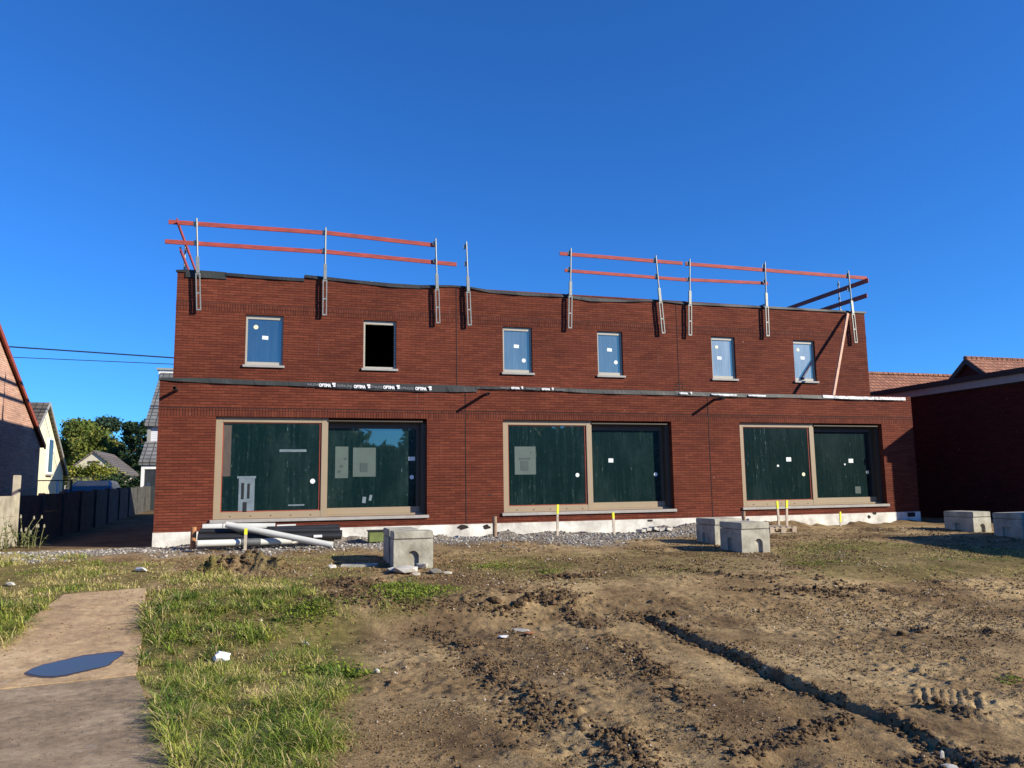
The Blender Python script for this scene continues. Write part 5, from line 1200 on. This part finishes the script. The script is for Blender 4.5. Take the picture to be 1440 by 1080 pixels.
# right hand wing and the tiled roofs behind it
WX, WY0, WY1, WZ = 20.0, 15.25, 34.0, 3.12+CAMZ
wg = thing('brick_wing', 'dark shaded brick house wing with flat roof edge at the right border', 'house', (WX, WY0, .5))
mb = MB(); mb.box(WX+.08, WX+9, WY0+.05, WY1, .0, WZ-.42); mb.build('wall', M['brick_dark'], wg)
MB().box(WX, WX+9.1, WY0, WY1+.1, WZ-.38, WZ-.16).build('fascia', M['soffit'], wg); MB().box(WX-.06, WX+9.16, WY0-.06, WY1+.16, WZ-.159, WZ).build('roof_edge', M['blackroof'], wg)
MB().box(WX+.05, WX+9.05, WY0+.03, WY1+.05, WZ-.419, WZ-.381).build('soffit_board', M['blackroof'], wg)
wg = thing('brick_annex', 'flat roofed brick annex beside the photographer throwing its shadow on the grass', 'house', (WX, -2, .5))
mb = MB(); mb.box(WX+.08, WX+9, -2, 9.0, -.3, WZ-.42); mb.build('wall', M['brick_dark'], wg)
MB().box(WX, WX+9.1, -2.1, 9.06, WZ-.419, WZ-.16).build('fascia', M['soffit'], wg); MB().box(WX-.06, WX+9.16, -2.16, 9.1, WZ-.159, WZ).build('roof_edge', M['blackroof'], wg)
def roofhouse(name, lab, x0, x1, yr, half, zr, slope, wall, tile):
    root = thing(name, lab, 'house', ((x0+x1)/2, yr, .5)); ze = zr-slope*half
    mb = MB(); mb.prism([(x0, yr-half, .2), (x0, yr+half, .2), (x0, yr+half, ze), (x0, yr, zr), (x0, yr-half, ze)], (0, 0, 0), (x1-x0, 0, 0)); mb.build('wall', M[wall], root)
    for sg in (-1, 1):
        P = [(x0-.25, yr, zr+.02), (x0-.25, yr+sg*(half+.3), ze-slope*.3+.02), (x0-.25, yr+sg*(half+.3), ze-slope*.3+.18), (x0-.25, yr, zr+.2)]
        mb = MB(); mb.prism(P, (0, 0, 0), (x1-x0+.5, 0, 0)); mb.build('roof_slope', M[tile], root)
    mb = MB(); n = int((x1-x0+.5)/.36)
    for k in range(n): mb.tube([(x0-.25+k*.36, yr, zr+.17), (x0-.25+k*.36+.34, yr, zr+.19)], [.13, .11], 8)
    mb.build('ridge_tiles', M[tile], root, smooth=True)
    mb = MB()
    for sg in (-1, 1): mb.prism([(x0-.27, yr, zr-.12), (x0-.27, yr+sg*(half+.3), ze-slope*.3-.12), (x0-.27, yr+sg*(half+.3), ze-slope*.3+.1), (x0-.27, yr, zr+.12)], (0, 0, 0), (.06, 0, 0))
    mb.build('barge_board', M['blackroof'], root)
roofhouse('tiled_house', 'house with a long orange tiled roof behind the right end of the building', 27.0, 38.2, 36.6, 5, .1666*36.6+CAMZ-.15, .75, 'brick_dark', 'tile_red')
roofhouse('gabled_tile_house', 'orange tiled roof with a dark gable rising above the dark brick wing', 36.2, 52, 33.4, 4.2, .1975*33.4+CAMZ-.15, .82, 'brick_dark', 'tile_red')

# overhead cables
def cable(a, b, r, lab):
    p0, p1 = on(*a, 40), on(*b, 40); d = p1-p0; q0 = p0-d*1.2; q1 = p1+d*1.3; pts = []
    for k in range(25): s = k/24; p = q0.lerp(q1, s); p.z -= .0; pts.append(p)
    mb = MB(); mb.tube(pts, r, 6); tag(mb.build('overhead_cable', M['cable'], None, origin=q0, smooth=True), lab, 'cable', 'overhead cables')
cable((5, 487), (242, 503), .034, 'upper thicker overhead cable crossing the sky on the left')
cable((10, 502), (242, 512), .018, 'lower thinner overhead cable crossing the sky on the left')

# ------------------------------------------------------------------ trees and shrubs
GR = (0.13, 0.18, 0.04); DK = (0.035, 0.062, 0.026); BL = (0.05, 0.085, 0.05)
def tr(px, ptop, Y, wd, lab, col, seed, **k):
    p = on(px, ptop, Y); tree(p.x, Y, .8, p.z-.8, wd, lab, col, seed, **k)
tr(112, 592, 104, 8.0, 'large light green tree left of the small beige house', GR, 1, n=15000, leaf=.2, yel=(.2, .2, .045), yelp=.3)
tr(92, 618, 118, 6, 'small bluish tree at the left end of the tree row', BL, 2, n=6000, leaf=.2)
tr(136, 612, 98, 7.0, 'broad yellowish green tree right behind the small beige house', (0.12, 0.15, 0.03), 8, n=11000, leaf=.18, yel=(.22, .21, .045), yelp=.3)
tr(153, 588, 112, 6.0, 'dark pointed tree in the middle of the tree row', BL, 3, n=10000, leaf=.2)
tr(184, 592, 96, 3.6, 'dark tree with a gap beside it next to the white house', DK, 4, n=9000, leaf=.18)
tr(208, 590, 92, 4.0, 'dark tree half hidden by the white house', DK, 5, n=9000, leaf=.18)
tr(168, 636, 110, 6, 'low dark tree between the small beige roof and the tall ones', DK, 6, n=8000, leaf=.2)
p = on(130, 655, 62); hedge(p.x, 62, .8, 4.0, 2.8, p.z-.5, 'rounded yellow green shrub in front of the small beige house', (0.17, 0.2, 0.03), 3, 11000, .10, (.3, .27, .05), .35)
p = on(180, 664, 58); hedge(p.x, 58, .8, 4.2, 2.2, p.z-.8, 'dark shaded shrub right of the yellow green one', DK, 4, 6000, .09)
# trees and bushes across the road behind the photographer: they stand in the window reflections
for k, (x, h) in enumerate(((-14, 6.6), (-10, 6.9), (-6, 6.4), (-2, 7.0), (2.0, 6.8), (6.7, 4.7), (11.0, 6.6), (14.6, 6.9), (18.4, 6.5), (22.4, 6.8), (26.4, 6.6), (30.4, 6.9), (34.4, 6.5), (38.4, 6.8), (42.4, 6.6), (46.4, 6.8), (50.4, 6.5), (54.4, 6.8))):
    y = -15.5-(k % 3)*.8; wx = 6.4 if k != 5 else 4.6; r = random.Random(90+k); cens, rads = [], []
    for j in range(26): cens.append((x+((j*.618) % 1-.5)*.84*wx, y+r.uniform(-.8, .8), h*(.03+.82*(j+.5)/26))); rads.append((1.25, .9, h*.13))
    root = thing('tall_hedge', ('low' if k == 5 else 'tall') + f' dark hedge bush across the road, {k+1} bushes along the row', 'hedge', (x, y, 0), 'hedge row across the road')
    V, F, C = leaves(11000, cens, rads, .30, (0.05, 0.085, 0.035), 70+k, shell=.2, yel=(.12, .14, .05), yelp=.25); np_mesh('foliage', V - np.array([x, y, 0]), F, M['leaf'], C, None, False, root)
    mb = MB()
    for j in range(4): mb.tube([(x-1.5+j, y, -.2), (x-1.4+j, y, h*.6)], [.08, .04], 6)
    mb.build('stem', M['bark'], root)
